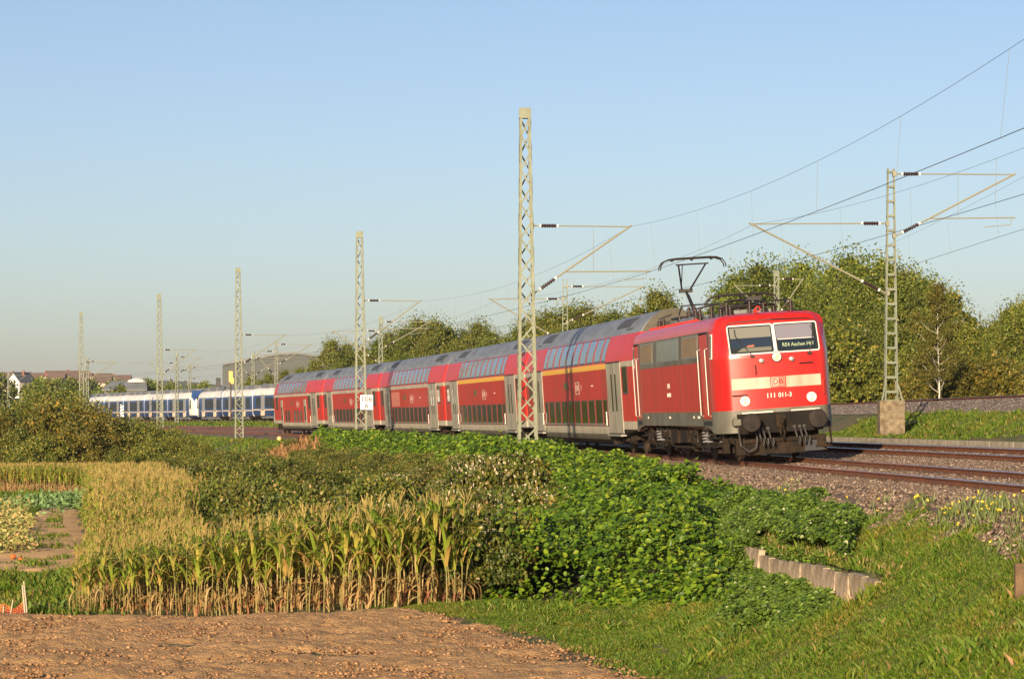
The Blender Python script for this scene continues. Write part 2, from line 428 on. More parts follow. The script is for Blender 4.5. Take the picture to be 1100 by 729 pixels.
HL = 13.2
LOWMAT = [coachred, cream, skirt, roofg, yellow, under, doorp, redd]
def coach_shell(name, stripe, parent, cab=False):
    xs = [-HL, -HL+.03, -HL+.12, -HL+.35, -7.75, 7.75, HL-.35, HL-.12, HL-.03, HL]
    if cab: xs = [-HL-.05, -HL+.1, -HL+.35, -HL+.7, -HL+1.2, -HL+1.9, -HL+2.6, -7.75, 7.75, HL-.35, HL-.12, HL-.03, HL]
    rings = []
    for x in xs:
        ins = 0
        e = HL-abs(x)
        if not (cab and x < 0): ins = .10 if e < .01 else .045 if e < .05 else .012 if e < .2 else 0
        r = []
        for (y, z) in CP:
            mid = abs(x) <= 7.76
            zz = z; yy = y
            if not mid and z < .80: zz = .80+(z-.80)*.02; yy = min(y, 1.36)*1.0; yy = 1.385 if z > .5 else 1.30
            k = 1-ins/1.39
            if cab and x < -HL+2.6:
                t = (x+HL-2.6)/-2.65; t = max(0, min(1, t))   # 0 at shoulder, 1 at the nose
                top = 4.62-1.15*t**2.1; zz = zz if zz < 2.6 else 2.6+(zz-2.6)*(top-2.6)/2.02
                k = 1-.16*t**3
            r.append((x, yy*k, zz if z < 4.6 else zz))
        ring = [Vector((a, -b, c)) for a, b, c in r]+[Vector((a, b, c)) for a, b, c in r[-2::-1]]
        rings.append(ring)
    np_ = len(CP)
    def mf(i, j):
        jj = j if j < np_-1 else 2*np_-3-j
        z = CP[jj][1] if jj < np_ else 0
        xm = (xs[i]+xs[i+1])/2; mid = abs(xm) < 7.75
        if z >= 3.92: return 3
        if z >= 2.85 and z < 3.03: return 4 if (stripe and mid) else 1
        if mid:
            if z < .47: return 5
            if z < .65: return 2
            if z < .91: return 1
            return 7 if z < 2.85 else 0
        if z < .8: return 5
        if z < 1.08: return 1
        return 7 if (z < 2.85 and abs(xm) < HL-.2) else 0
    mb = MB(); mb.loft(rings, close=False, mfun=mf)
    # floor and ends
    for x, ring in ((xs[0], rings[0]), (xs[-1], rings[-1])):
        mb.add(ring, [tuple(range(len(ring)))], 0)
        if x > 0 or not cab:
            top = [v for v in ring if v.z >= 3.92]; d = .006 if x > 0 else -.006
            mb.add([v+Vector((d, 0, 0)) for v in top], [tuple(range(len(top)))], 8)
    k = len(rings[0])
    for i in range(len(rings)-1):
        a, b, c, d = rings[i][0], rings[i][-1], rings[i+1][-1], rings[i+1][0]; mb.add([a, b, c, d], [(0, 1, 2, 3)], 5)
    return mb.build(name, LOWMAT+[endroof], parent, smooth=28)

def coach(name, s_end, label, stripe=False, cab=False, patch=False):
    root = empty(name, label=label, cat='railway coach', group='red double-deck coaches behind the locomotive')
    coach_shell('body', stripe, root, cab)
    # deck windows, rubber frame > glass
    xw = []; x = -7.45
    for w in [.8]+[1.34]*8+[.8]: xw.append((x, x+w)); x += w+.311
    if cab: up = xw[0:]; low = [(-8.1, -7.4), (-6.9, -6.2), (-3.3, -2.6), (-1.9, -1.2), (-.5, .2)]; low = [(-5.6, -4.7), (-4.1, -3.2), (-1.0, -.1), (.6, 1.5), (2.2, 3.1)]
    else: up = xw; low = xw
    if cab: up = [(a-2.3, b-2.3) for a, b in xw]
    for a, b in up:
        f = MB(); cyl_panel(f, a, b, 3.09, 3.905, .012, 7); w = f.build('upper_window', winframe, root)
        g = MB(); cyl_panel(g, a+.06, b-.06, 3.14, 3.865, .018, 7); g.build('pane', glassu, w, smooth=60)
    for a, b in low:
        z0, z1 = (.93, 1.83)
        f = MB(); f.box(a, b, -1.402, -1.38, z0, z1); w = f.build('lower_window', winframe, root)
        g = MB(); g.box(a+.05, b-.05, -1.408, -1.39, z0+.1, z1-.04); g.build('pane', glassd, w)
        g = MB(); g.box(a+.05, b-.05, -1.409, -1.39, z0+.02, z0+.09); g.build('sill', frameg, w)
    ends = [(HL, -1)] if cab else [(HL, -1), (-HL, 1)]
    for xe, sg in ends:
        # doors over the bogies: two leaves with narrow slit windows
        a = xe+sg*2.45; b = xe+sg*5.25; x0, x1 = min(a, b), max(a, b)
        d = MB(); d.box(x0, x1, -1.415, -1.36, .70, 3.03, 0); d.box(x0-.0, x1, -1.43, -1.40, 3.03, 3.07, 1)
        dd = d.build('door', [doorp, black], root)
        xm = (x0+x1)/2
        for q in (-1, 1):
            g = MB(); g.box(xm+q*.38-.13, xm+q*.38+.13, -1.422, -1.41, 1.42, 2.66); g.build('door_window', glassd, dd)
        g = MB(); g.box(xm-.015, xm+.015, -1.420, -1.41, .72, 3.0); g.build('door_seam', black, dd)
        g = MB(); g.box(x0+.05, x1-.05, -1.50, -1.30, .60, .66); g.build('step', steel, root)
        hx = x0-.16 if sg < 0 else x1+.16
        g = MB(); g.tube([(hx, -1.46, .95), (hx, -1.46, 1.42)], .022); g.build('door_handle', whitel, root)
        # end window
        w0 = xe+sg*1.1; w1 = xe+sg*2.25; w0, w1 = min(w0, w1), max(w0, w1)
        f = MB(); f.box(w0+.1, w1-.1, -1.402, -1.38, 1.98, 2.88); w = f.build('end_window', winframe, root)
        g = MB(); g.box(w0+.16, w1-.16, -1.409, -1.39, 2.06, 2.84); g.build('pane', glassd, w)
    if cab:
        for (a, b) in ((-7.9, -6.9), (4.4, 5.5)):
            d = MB(); d.box(a, b, -1.415, -1.36, .92, 2.62, 0); dd = d.build('low_entrance_door', doorp, root)
            g = MB(); g.box(a+.22, b-.22, -1.422, -1.41, 1.1, 2.1); g.build('door_window', glassd, dd)
        for (a, b) in ((-10.6, -9.6), (6.6, 7.6)):
            f = MB(); f.box(a, b, -1.402, -1.38, 1.9, 2.86); w = f.build('tall_window', winframe, root)
            g = MB(); g.box(a+.06, b-.06, -1.409, -1.39, 1.96, 2.8); g.build('pane', glassd, w)
        # driving cab windscreen on the sloping nose and cab side window
        f = MB(); f.box(-HL+.35, -HL+1.25, -1.40, -1.33, 2.0, 2.75); f.build('cab_side_window', glassd, root)
        f = MB(); f.plate([(-HL+.02, -1.0, 2.5), (-HL+.02, 1.0, 2.5), (-HL+.35, .9, 3.45), (-HL+.35, -.9, 3.45)], (-1, 0, .3), .05); f.build('windscreen', glassd, root)
    # roof vents near the ends, roof lines
    for xe, sg in ((HL, -1), (-HL+(2.0 if cab else 0), 1)):
        v = MB()
        for (xa, xb, z0, z1) in ((2.6, 5.4, 4.16, 4.46), (1.7, 3.0, 4.06, 4.10)):
            a, b = sorted((xe+sg*xa, xe+sg*xb))
            n = 14 if xa > 2 else 5
            for i in range(n):
                q0 = a+(b-a)*i/n; q1 = q0+(b-a)/n*.72; cyl_panel(v, q0, q1, z0, z1, .02, 2)
        v.build('roof_vent', dark, root)
    # marks on the side
    c = {0: 0}
    M = lambda x, z: Matrix(((1, 0, 0, x), (0, 0, -1, -1.397), (0, 1, 0, z), (0, 0, 0, 1)))
    f = MB(); f.box(-2.1, -1.35, -1.397, -1.38, 2.25, 2.52); f.build('line_display', mat_once('display_green', (.05, .09, .02), .4), root)
    lx = 1.1
    f = MB()
    for (a, b, c_, d) in ((lx-.45, lx+.45, 2.05, 2.09), (lx-.45, lx+.45, 2.46, 2.50), (lx-.45, lx-.40, 2.09, 2.46), (lx+.40, lx+.45, 2.09, 2.46)):
        f.box(a, b, -1.398, -1.385, c_, d)
    lg = f.build('logo_frame', mat_once('faded_letters', (.42, .30, .25), .6), root)
    text('logo', 'DB', .34, MATS['faded_letters'], root, M(lx, 2.275), width=.56, bold=.003)
    text('class_number', '2' if not stripe else '1', .3, MATS['faded_letters'], root, M(lx+.95, 2.27), bold=.01)
    text('vehicle_number', '50 80 26-35', .09, MATS['faded_letters'], root, M(4.6, 2.32))
    text('pictogram', '2', .3, MATS.get('display_green'), root, M(-4.3, 2.2))
    if patch:
        f = MB(); f.box(-7.3, -3.9, -1.396, -1.385, 2.02-.12, 2.72); f.build('pale_panel', mat_once('pale_salmon', (.50, .16, .11), .5), root)
    # underframe between bogies is part of the shell; bogies, buffers, gangway
    coach_bogie(root, 10.0, -1); coach_bogie(root, -10.0, 1)
    for q in (-1, 1):
        bx = MB(); bx.box(min(q*7.8, q*8.15), max(q*7.8, q*8.15), -1.3, 1.3, .3, .8); bx.build('bogie_bulkhead', under, root)
    for xe, sg in ((HL, 1), (-HL, -1)):
        for y in (-.87, .87):
            f = MB(); f.lathe((xe-.15*sg, y, 1.0), (sg, 0, 0), [(0, .1), (.18, .1), (.18, .07), (.33, .07), (.34, .22), (.38, .21)], 14); f.build('buffer', under, root, smooth=40)
        if not (cab and sg < 0):
            f = MB(); f.box(min(xe, xe+.19*sg), max(xe, xe+.19*sg), -.55, .55, 1.15, 3.2); f.build('gangway', black, root)
    root.matrix_world = train_matrix(s_end+13.4)
    return root
def mat_once(n, c, r=.5, **k): return MATS.get(n) or mat(n, c, r, **k)

coach('double_deck_coach', 0.0, 'red double-deck coach with yellow stripe, coupled directly behind the locomotive', True)
coach('double_deck_coach', 26.8, 'second red double-deck coach from the locomotive, with a yellow first-class stripe', True)
coach('double_deck_coach', 53.6, 'middle red double-deck coach, white striped with a pale salmon panel beside its rear door', patch=True)
coach('double_deck_coach', 80.4, 'fourth red double-deck coach, behind the mast that carries the kilometre sign')
coach('double_deck_cab_coach', 107.2, 'last red double-deck coach with rounded driving end and low grey entrance doors', cab=True)

# ---------------- locomotive
loco = empty('electric_locomotive', label='red electric locomotive with raised pantograph and white-framed windscreens leading the train', cat='locomotive')
LB = 7.72
def lk(z): return max(0., min(1., (z-2.80)/.80))
def lxf(z): return LB-.30*lk(z)
def lout(z, sc=1.0, sx=0.0):
    k = lk(z); x0 = lxf(z)-sx; xc = x0-.16; yc = (1.32-.08*k)*sc; xs_ = 6.80-sx*.5-.1*k; ys = (1.555-.05*k)*sc
    P = []
    P.append((x0, 0)); P.append((x0-.16*.5, yc*.5)); P.append((xc+.02, yc-.13)); P.append((xc-.02, yc-.04)); P.append((xc-.08, yc+.02*sc)); P.append((xc-.20, yc+.07*sc))
    P.append((xs_+.25, ys-.045*sc)); P.append((xs_, ys-.008)); P.append((xs_-.25, ys)); P.append((6.0, ys)); P.append((5.2, ys)); P.append((0, ys))
    full = P+[(-x, y) for x, y in P[-2::-1]]
    full = full+[(x, -y) for x, y in full[-2:0:-1]]
    return [Vector((x, y, z)) for x, y in full]
lv = [(.80, 1, 0), (.98, 1, 0), (1.37, 1, 0), (1.375, 1, 0), (2.70, 1, 0), (2.80, 1, 0), (3.10, 1, 0), (3.50, 1, 0), (3.58, .998, .0), (3.66, .985, .03), (3.73, .955, .07), (3.79, .905, .13), (3.835, .84, .21), (3.87, .74, .32), (3.90, .55, .5), (3.915, .25, .8)]
def zlow(r):
    return r
rings = [lout(z, a, b) for z, a, b in lv]
# the apron hangs lower at the front corners than along the side
for v in rings[0]:
    v.z = .78 if abs(v.x) > 6.3 else .92 if abs(v.x) > 5.8 else .985
for v in rings[1]:
    if abs(v.x) < 6.3: v.z = .99
body = MB(); body.loft(rings, mfun=lambda i, j: 1 if i < 2 else (2 if i >= 9 and 7 < (j % len(rings[0])) and False else 0), caps=True)
lb_o = body.build('body', [red, skirt], loco, smooth=34)
# panels on the side (camera side is y<0)
def sidebox(name, x0, x1, z0, z1, m, off=.01, parent=loco, y=None):
    f = MB(); yy = -1.555 if y is None else y
    f.box(x0, x1, yy-off, yy+.02, z0, z1); return f.build(name, m, parent)
def sy(z): return -(1.555-.05*lk(z))
# faded panels of the side below the windows
for x0, x1 in ((-5.42, -2.0), (-1.98, 1.9), (1.92, 4.98)):
    sidebox('side_panel', x0, x1, 1.40, 2.70, redd, .004)
def tilted(name, x0, x1, z0, z1, m, off, parent=loco):
    f = MB(); a = sy(z0)-off; b = sy(z1)-off
    f.plate([(x0, a, z0), (x1, a, z0), (x1, b, z1), (x0, b, z1)], (0, 1, 0), off+.02); return f.build(name, m, parent)
wb = tilted('window_band', -5.45, 5.0, 2.82, 3.50, skirt, .008)
f = MB(); f.box(-5.45, 5.0, -1.563, -1.5, 2.70, 2.82); f.build('band_sill', skirt, loco)
for x0, x1, k in ((-5.3, -2.95, 't'), (-2.15, 1.6, 'l'), (2.2, 4.8, 't')):
    w = tilted('side_window' if k == 't' else 'louvre_window', x0, x1, 2.84, 3.45, frameg, .014)
    if k == 't':
        tilted('pane', x0+.08, x1-.08, 2.88, 3.41, tanwin, .019, w)
    else:
        n = 3; q = (x1-x0)/n
        for i in range(n): tilted('pane', x0+q*i+.07, x0+q*(i+1)-.07, 2.88, 3.41, mat_once('dull_green_glass', (.07, .075, .045), .15), .019, w)
# cab doors with handrails, both ends
for e in (1, -1):
    xa, xb = sorted((e*5.10, e*6.42)) if e > 0 else (-6.45, -5.55)
    d = sidebox('cab_door', xa, xb, 1.18, 3.42, red, .006)
    g = MB(); g.box(xa-.02, xa, -1.565, -1.50, 1.1, 3.45); g.box(xb, xb+.02, -1.565, -1.50, 1.1, 3.45); g.box(xa-.02, xb+.02, -1.57, -1.45, 3.45, 3.49); g.build('door_frame', black, d)
    for hx in (xa+.10, xb-.10):
        g = MB(); g.tube([(hx, -1.55, 1.25), (hx, -1.63, 1.28), (hx, -1.63, 3.02), (hx, -1.55, 3.05)], .017, 8); g.build('handrail', steel, loco)
    sidebox('door_step', xa, xb, 1.0, 1.12, black, .012)
    xw0, xw1 = sorted((e*6.60, e*6.86))
    f = MB(); f.plate([(xw0, -1.55, 2.75), (xw1, -1.545, 2.75), (xw1, -1.50, 3.40), (xw0, -1.505, 3.40)], (0, -1, 0), .02); w = f.build('cab_side_window', whitef, loco)
    f = MB(); f.plate([(xw0+.04, -1.568, 2.79), (xw1-.04, -1.563, 2.79), (xw1-.04, -1.525, 3.36), (xw0+.04, -1.53, 3.36)], (0, -1, 0), .006); f.build('pane', glassd, w)
# steps of ladder below the door
    for q in range(3):
        f = MB(); f.box(xa+.05, xb-.05, -1.5, -1.25, .42+q*.22, .46+q*.22); f.build('ladder_step', under, loco)

def FR(y, z, off=0.0):
    k = lk(z); yc = 1.32-.08*k
    return Vector((lxf(z)-.16*min(1.2, abs(y)/yc)+off, y, z))
def fplate(name, pts, off, t, m, parent=loco):
    f = MB(); f.plate([FR(y, z, off) for y, z in pts], (1, 0, 0), t); return f.build(name, m, parent)
def rnd(y0, y1, z0, z1, r, n=3, dy=0.0):
    """rounded rectangle in (y,z); dy shrinks the top width"""
    out = []
    for cy, cz, a0 in ((y1-r, z1-r, 0), (y0+r, z1-r, 90), (y0+r, z0+r, 180), (y1-r, z0+r, 270)):
        for i in range(n+1):
            a = radians(a0+90*i/n); out.append((cy+r*cos(a), cz+r*sin(a)))
    return out
def ringplate(name, outer, inner, off, t, m, parent=loco):
    f = MB(); k = len(outer)
    A = [FR(y, z, off) for y, z in outer]; B = [FR(y, z, off) for y, z in inner]; e = Vector((t, 0, 0))
    vs = A+B+[v+e for v in A]+[v+e for v in B]; fs = []
    for i in range(k):
        j = (i+1) % k
        fs += [(2*k+i, 2*k+j, 3*k+j, 3*k+i), (i, j, 2*k+j, 2*k+i), (k+j, k+i, 3*k+i, 3*k+j)]
    f.add(vs, fs); return f.build(name, m, parent)
for sg in (-1, 1):
    y0, y1 = (-1.20, -.002) if sg < 0 else (.002, 1.20)
    outer = rnd(y0, y1, 2.80, 3.59, .10 if 0 else .07)
    inner = rnd(y0+.028+.012*(sg > 0), y1-.028-.012*(sg < 0), 2.835, 3.555, .045)
    w = ringplate('windscreen', outer, inner, .004, .022, whitef)
    fplate('pane', inner, .002, .006, glassd, w)
    if sg < 0:
        fplate('blind', [(y0+.07, 3.24), (y1-.07, 3.24), (y1-.07, 3.52), (y0+.07, 3.52)], .009, .002, mat_once('pale_cab_interior', (.15, .15, .125), .3), w)
        fplate('cab_desk', [(y0+.2, 2.88), (y1-.1, 2.88), (y1-.1, 2.98), (y0+.35, 2.98)], .009, .002, mat_once('pale_desk', (.11, .11, .085), .4), w)
        fplate('driver_arm', [(y0+.45, 3.0), (y0+.66, 3.0), (y0+.66, 3.05), (y0+.5, 3.04)], .010, .003, mat_once('skin_orange', (.35, .10, .04), .6), w)
        fplate('desk_shade', [(y0+.08, 2.99), (y1-.08, 2.99), (y1-.08, 3.23), (y0+.08, 3.23)], .0085, .0015, dblue, w)
    else:
        fplate('blind', [(y0+.06, 3.17), (y1-.13, 3.17), (y1-.13, 3.53), (y0+.06, 3.53)], .009, .002, curtain, w)
        fplate('blind_edge', [(y0+.08, 3.145), (y1-.13, 3.145), (y1-.13, 3.165), (y0+.08, 3.165)], .010, .003, whitef, w)
        fplate('destination_sign', [(y0+.1, 2.88), (y1-.1, 2.88), (y1-.1, 3.13), (y0+.1, 3.13)], .009, .002, mat_once('sign_dark', (.012, .02, .03), .25), w)
        c = FR(.62, 3.0, .016); a = math.atan(.16/1.25)
        Mx = Matrix.Translation(c) @ Matrix(((-a, 0, 1, 0), (1, 0, a, 0), (0, 1, 0, 0), (0, 0, 0, 1)))
        Mx = Matrix.Translation(c) @ Matrix.Rotation(-0.0, 4, 'Z') @ Matrix(((-sin(a), -.3, cos(a), 0), (cos(a), 0, sin(a), 0), (0, 1, 0, 0), (0, 0, 0, 1)))
        text('destination_text', 'RE4 Aachen Hbf', .14, destm, w, Mx, depth=.001, width=.86, bold=.0)
    # wiper
    wy = -1.0 if sg < 0 else 1.02
    f = MB(); f.tube([FR(wy+(.38 if sg < 0 else -.12), 2.76, .03), FR(wy+(.22 if sg < 0 else -.04), 2.98, .06), FR(wy+(.0 if sg < 0 else .04), 3.30, .05), FR(wy, 3.48, .045)], .014, 5); f.box(*[c for c in (lxf(2.74)-.2, lxf(2.74)-.02)], wy+(.33 if sg < 0 else -.17), wy+(.43 if sg < 0 else -.07), 2.72, 2.78)
    f.build('wiper', black, loco)
    # warning panels, marker lamps
    yy0, yy1 = (-1.20, -.20) if sg < 0 else (.22, 1.17)
    fplate('light_grey_panel', [(yy0, 1.90), (yy1, 1.90), (yy1, 2.19), (yy0, 2.19)], .001, .006, cream)
    c = FR(sg*.885, 1.60, 0)
    f = MB(); f.lathe(c, (1, 0, 0), [(-.03, .13), (.035, .13), (.04, .115), (.03, .105)], 20); hl = f.build('headlight', whitef, loco, smooth=30)
    f = MB(); f.lathe(c, (1, 0, 0), [(.02, .10), (.036, .09), (.045, .05), (.047, .01)], 20); f.build('lens', lampg, hl, smooth=40)
    for dz, cc in ((.05, 'amber'), (-.05, 'amber')):
        f = MB(); f.lathe(c+Vector((.04, 0, dz)), (1, 0, 0), [(0, .025), (.01, .02)], 8); f.build('bulb', mat_once('amber_bulb', (.8, .3, .05), .3), hl)
    c = FR(sg*.40, 2.62, 0)
    f = MB(); f.lathe(c, (1, 0, 0), [(-.02, .06), (.09, .06), (.10, .04)], 12); f.build('small_lamp', steel, loco, smooth=40)
    c = FR(sg*.40-(0.0), 2.72, 0)
    # rain strip above screens
    f = MB(); f.tube([FR(0, 3.69, -.02), FR(sg*.9, 3.67, -.02), FR(sg*1.12, 3.63, -.02), FR(sg*1.20, 3.55, .01)], .018, 5); f.build('rain_strip', black, loco)
    # handles
    f = MB(); f.tube([FR(sg*.95-.25*(sg < 0), 1.755, .01), FR(sg*.95-.25*(sg < 0), 1.755, .06), FR(sg*.95+.25*(sg > 0)+.13*(sg < 0), 1.755, .06), FR(sg*.95+.25*(sg > 0)+.13*(sg < 0), 1.755, .01)], .014, 5)
    if sg < 0: f.build('front_handle', black, loco)
f = MB(); f.tube([FR(.62, 2.50, .01), FR(.62, 2.50, .05), FR(.98, 2.50, .05), FR(.98, 2.50, .01)], .014, 5); f.build('front_handle', black, loco)
f = MB(); f.tube([FR(-.56, 2.52, .01), FR(-.56, 2.50, .05), FR(-.56, 2.28, .05), FR(-.56, 2.26, .01)], .014, 5); f.build('front_handle', black, loco)
f = MB(); f.tube([FR(1.23, 2.05, -.03), FR(1.23, 2.03, .06), FR(1.23, 1.66, .06), FR(1.23, 1.64, -.03)], .018, 5); f.build('corner_handle', redd, loco)
c = FR(0, 2.70, 0)
f = MB(); f.lathe(c, (1, 0, 0), [(-.05, .132), (.05, .132), (.055, .12), (.04, .11)], 24); hl = f.build('top_headlight', black, loco, smooth=30)
f = MB(); f.lathe(c, (1, 0, 0), [(.035, .122), (.064, .116), (.066, .095)], 24); f.build('chrome_ring', whitef, hl)
f = MB(); f.lathe(c, (1, 0, 0), [(.055, .096), (.07, .08), (.078, .01)], 20); f.build('lens', lampw, hl, smooth=40)
# emblem: red letters in a red-framed white box
a = .126
f = MB()
for q0, q1 in ((-.18, 0), (0, .19)): f.plate([FR(q0, 1.92, .001), FR(q1, 1.92, .001), FR(q1, 2.18, .001), FR(q0, 2.18, .001)], (1, 0, 0), .006)
e = f.build('emblem', cream, loco)
f = MB()
for q0, q1 in ((-.16, 0), (0, .17)):
    for z0, z1 in ((1.935, 1.953), (2.147, 2.165)): f.plate([FR(q0, z0, .0075), FR(q1, z0, .0075), FR(q1, z1, .0075), FR(q0, z1, .0075)], (1, 0, 0), .004)
for q0, q1 in ((-.16, -.142), (.152, .17)): f.plate([FR(q0, 1.953, .0075), FR(q1, 1.953, .0075), FR(q1, 2.147, .0075), FR(q0, 2.147, .0075)], (1, 0, 0), .004)
f.build('emblem_border', logored, e)
for ch, yc, sg in (('D', -.066, -1), ('B', .078, 1)):
    Mx = Matrix.Translation(FR(yc, 2.05, .016)) @ Matrix(((-sg*.126, 0, 1, 0), (1, 0, sg*.126, 0), (0, 1, 0, 0), (0, 0, 0, 1)))
    text('emblem_letter', ch, .20, logored, e, Mx, width=.112, bold=.003)
for body_t, yc, w_, sg in (('111', -.20, .20, -1), ('011-3', .17, .36, 1)):
    a_ = -sg*math.atan(.16/1.25) if False else 0
    c = FR(yc, 1.70, .012)
    Mx = Matrix.Translation(c) @ Matrix.Rotation(sg*-.0, 4, 'Z') @ Matrix(((-sg*.126, 0, 1, 0), (1, 0, sg*.126, 0), (0, 1, 0, 0), (0, 0, 0, 1)))
    text('number', body_t, .165, whitel, loco, Mx, width=w_, bold=.003, depth=.003)
Ms = lambda x, z, y=-1.563: Matrix(((1, 0, 0, x), (0, 0, -1, y), (0, 1, 0, z), (0, 0, 0, 1)))
text('side_emblem', 'DB', .20, whitel, loco, Ms(-.3, 2.12), width=.36, bold=.005)
text('side_number', '111 011-3', .17, whitel, loco, Ms(-.3, 1.86), width=.62)
for x, t_ in ((-4.4, '83 t'), (-.4, '16,75 m'), (3.6, 'P 68'), (4.4, 'R+E 160')):
    text('side_lettering', t_, .10, whitel, loco, Ms(x, 1.22, -1.558))
# buffer beam, buffers, coupling, hoses, plough
for e in (1, -1):
    f = MB(); x = e*(LB-.28)
    a, b = sorted((x, x+e*.295)); f.box(a, b, -1.12, 1.12, .74, 1.265); f.build('buffer_beam', mat_once('buffer_beam_black', (.016, .012, .009), .8, spec=.15, col2=(.008, .007, .006), nscale=5), loco)
    for y in (-.875, .875):
        f = MB(); f.lathe((e*(LB-.05), y, 1.04), (e, 0, 0), [(0, .17), (.06, .17), (.06, .125), (.38, .125), (.38, .095), (.55, .095), (.56, .235), (.60, .245), (.625, .235), (.635, .18), (.64, .02)], 28); f.build('buffer', mat_once('greasy_buffer', (.028, .020, .015), .7, spec=.2, col2=(.014, .012, .010), nscale=6), loco, smooth=30)
f = MB(); f.lathe((LB-.03, 0, 1.02), (1, 0, 0), [(0, .09), (.12, .07), (.2, .05)], 10)
f.tube([(LB+.15, 0, 1.10), (LB+.30, 0, 1.10), (LB+.34, 0, .98), (LB+.28, 0, .86), (LB+.18, 0, .92)], .035, 6)
f.tube([(LB+.15, -.05, .95), (LB+.2, -.05, .7), (LB+.15, 0, .55), (LB+.18, .06, .7), (LB+.12, .05, .95)], .028, 6)
f.box(LB-.05, LB+.1, -.13, .13, .88, 1.2); f.build('coupling_hook', under, loco)
for y, c_ in ((-.62, 0), (-.50, 0), (-.36, 1), (.34, 1), (.48, 0), (.60, 0)):
    f = MB(); pts = [(LB+.02, y, .82), (LB+.14, y, .80), (LB+.20, y+.03, .60), (LB+.16, y+.10, .42), (LB+.08, y+.14, .46), (LB+.03, y+.13, .60)]
    f.tube(pts, .024, 6); f.cyl((LB-.05, y, .86), (LB+.08, y, .86), .045, n=8); f.build('brake_hose', mat_once('hose_grey', (.032, .028, .024), .6), loco)
f = MB(); f.tube([(LB+.02, -1.12, .95), (LB+.12, -1.14, .75), (LB+.12, -1.10, .45), (LB+.1, -.9, .28), (LB+.1, -.72, .36), (LB+.08, -.66, .55), (LB+.02, -.66, .75)], .028, 8)
f.build('train_heating_cable', mat_once('hose_grey', (.032, .028, .024), .6), loco)
f = MB(); f.box(LB-.1, LB+.1, -1.26, -1.06, .98, 1.14); f.cyl((LB+.02, -1.2, 1.16), (LB+.12, -1.2, 1.16), .05, n=8); f.box(LB+.1, LB+.12, -1.2, -1.1, 1.0, 1.12); f.build('cable_socket', skirt, loco)
f = MB(); f.plate([(LB-.35, -1.2, .62), (LB-.1, -1.2, .62), (LB-.05, -1.2, .2), (LB-.3, -1.2, .2)], (0, 1, 0), .25); f.plate([(LB-.35, .95, .62), (LB-.1, .95, .62), (LB-.05, .95, .2), (LB-.3, .95, .2)], (0, 1, 0), .25)
f.box(LB-.3, LB-.18, -1.2, 1.2, .18, .50); f.box(LB-.25, LB-.1, -1.0, 1.0, .50, .60); f.build('rail_guard', under, loco)
f = MB(); f.plate([(LB-.06, .60, .20), (LB-.06, 1.15, .20), (LB-.12, 1.0, .48), (LB-.12, .66, .48)], (1, 0, .1), .02); f.build('plough', mat_once('plough_blue_grey', (.022, .022, .026), .7), loco)
f = MB(); f.tube([FR(-.98, 1.285, .02), FR(-.18, 1.285, .04)], .022, 6); f.build('front_step_rail', whitel, loco)
f = MB(); f.tube([FR(.30, 1.285, .04), FR(1.08, 1.285, .02)], .022, 6); f.build('front_step_rail', whitel, loco)
f = MB(); f.tube([(LB+.05, 1.27, .95), (LB+.08, 1.3, .4), (LB-.02, 1.2, .3), (LB-.05, .9, .32)], .03, 6); f.box(LB-.1, LB+.05, 1.1, 1.32, .28, .32); f.build('shunter_step', under, loco)
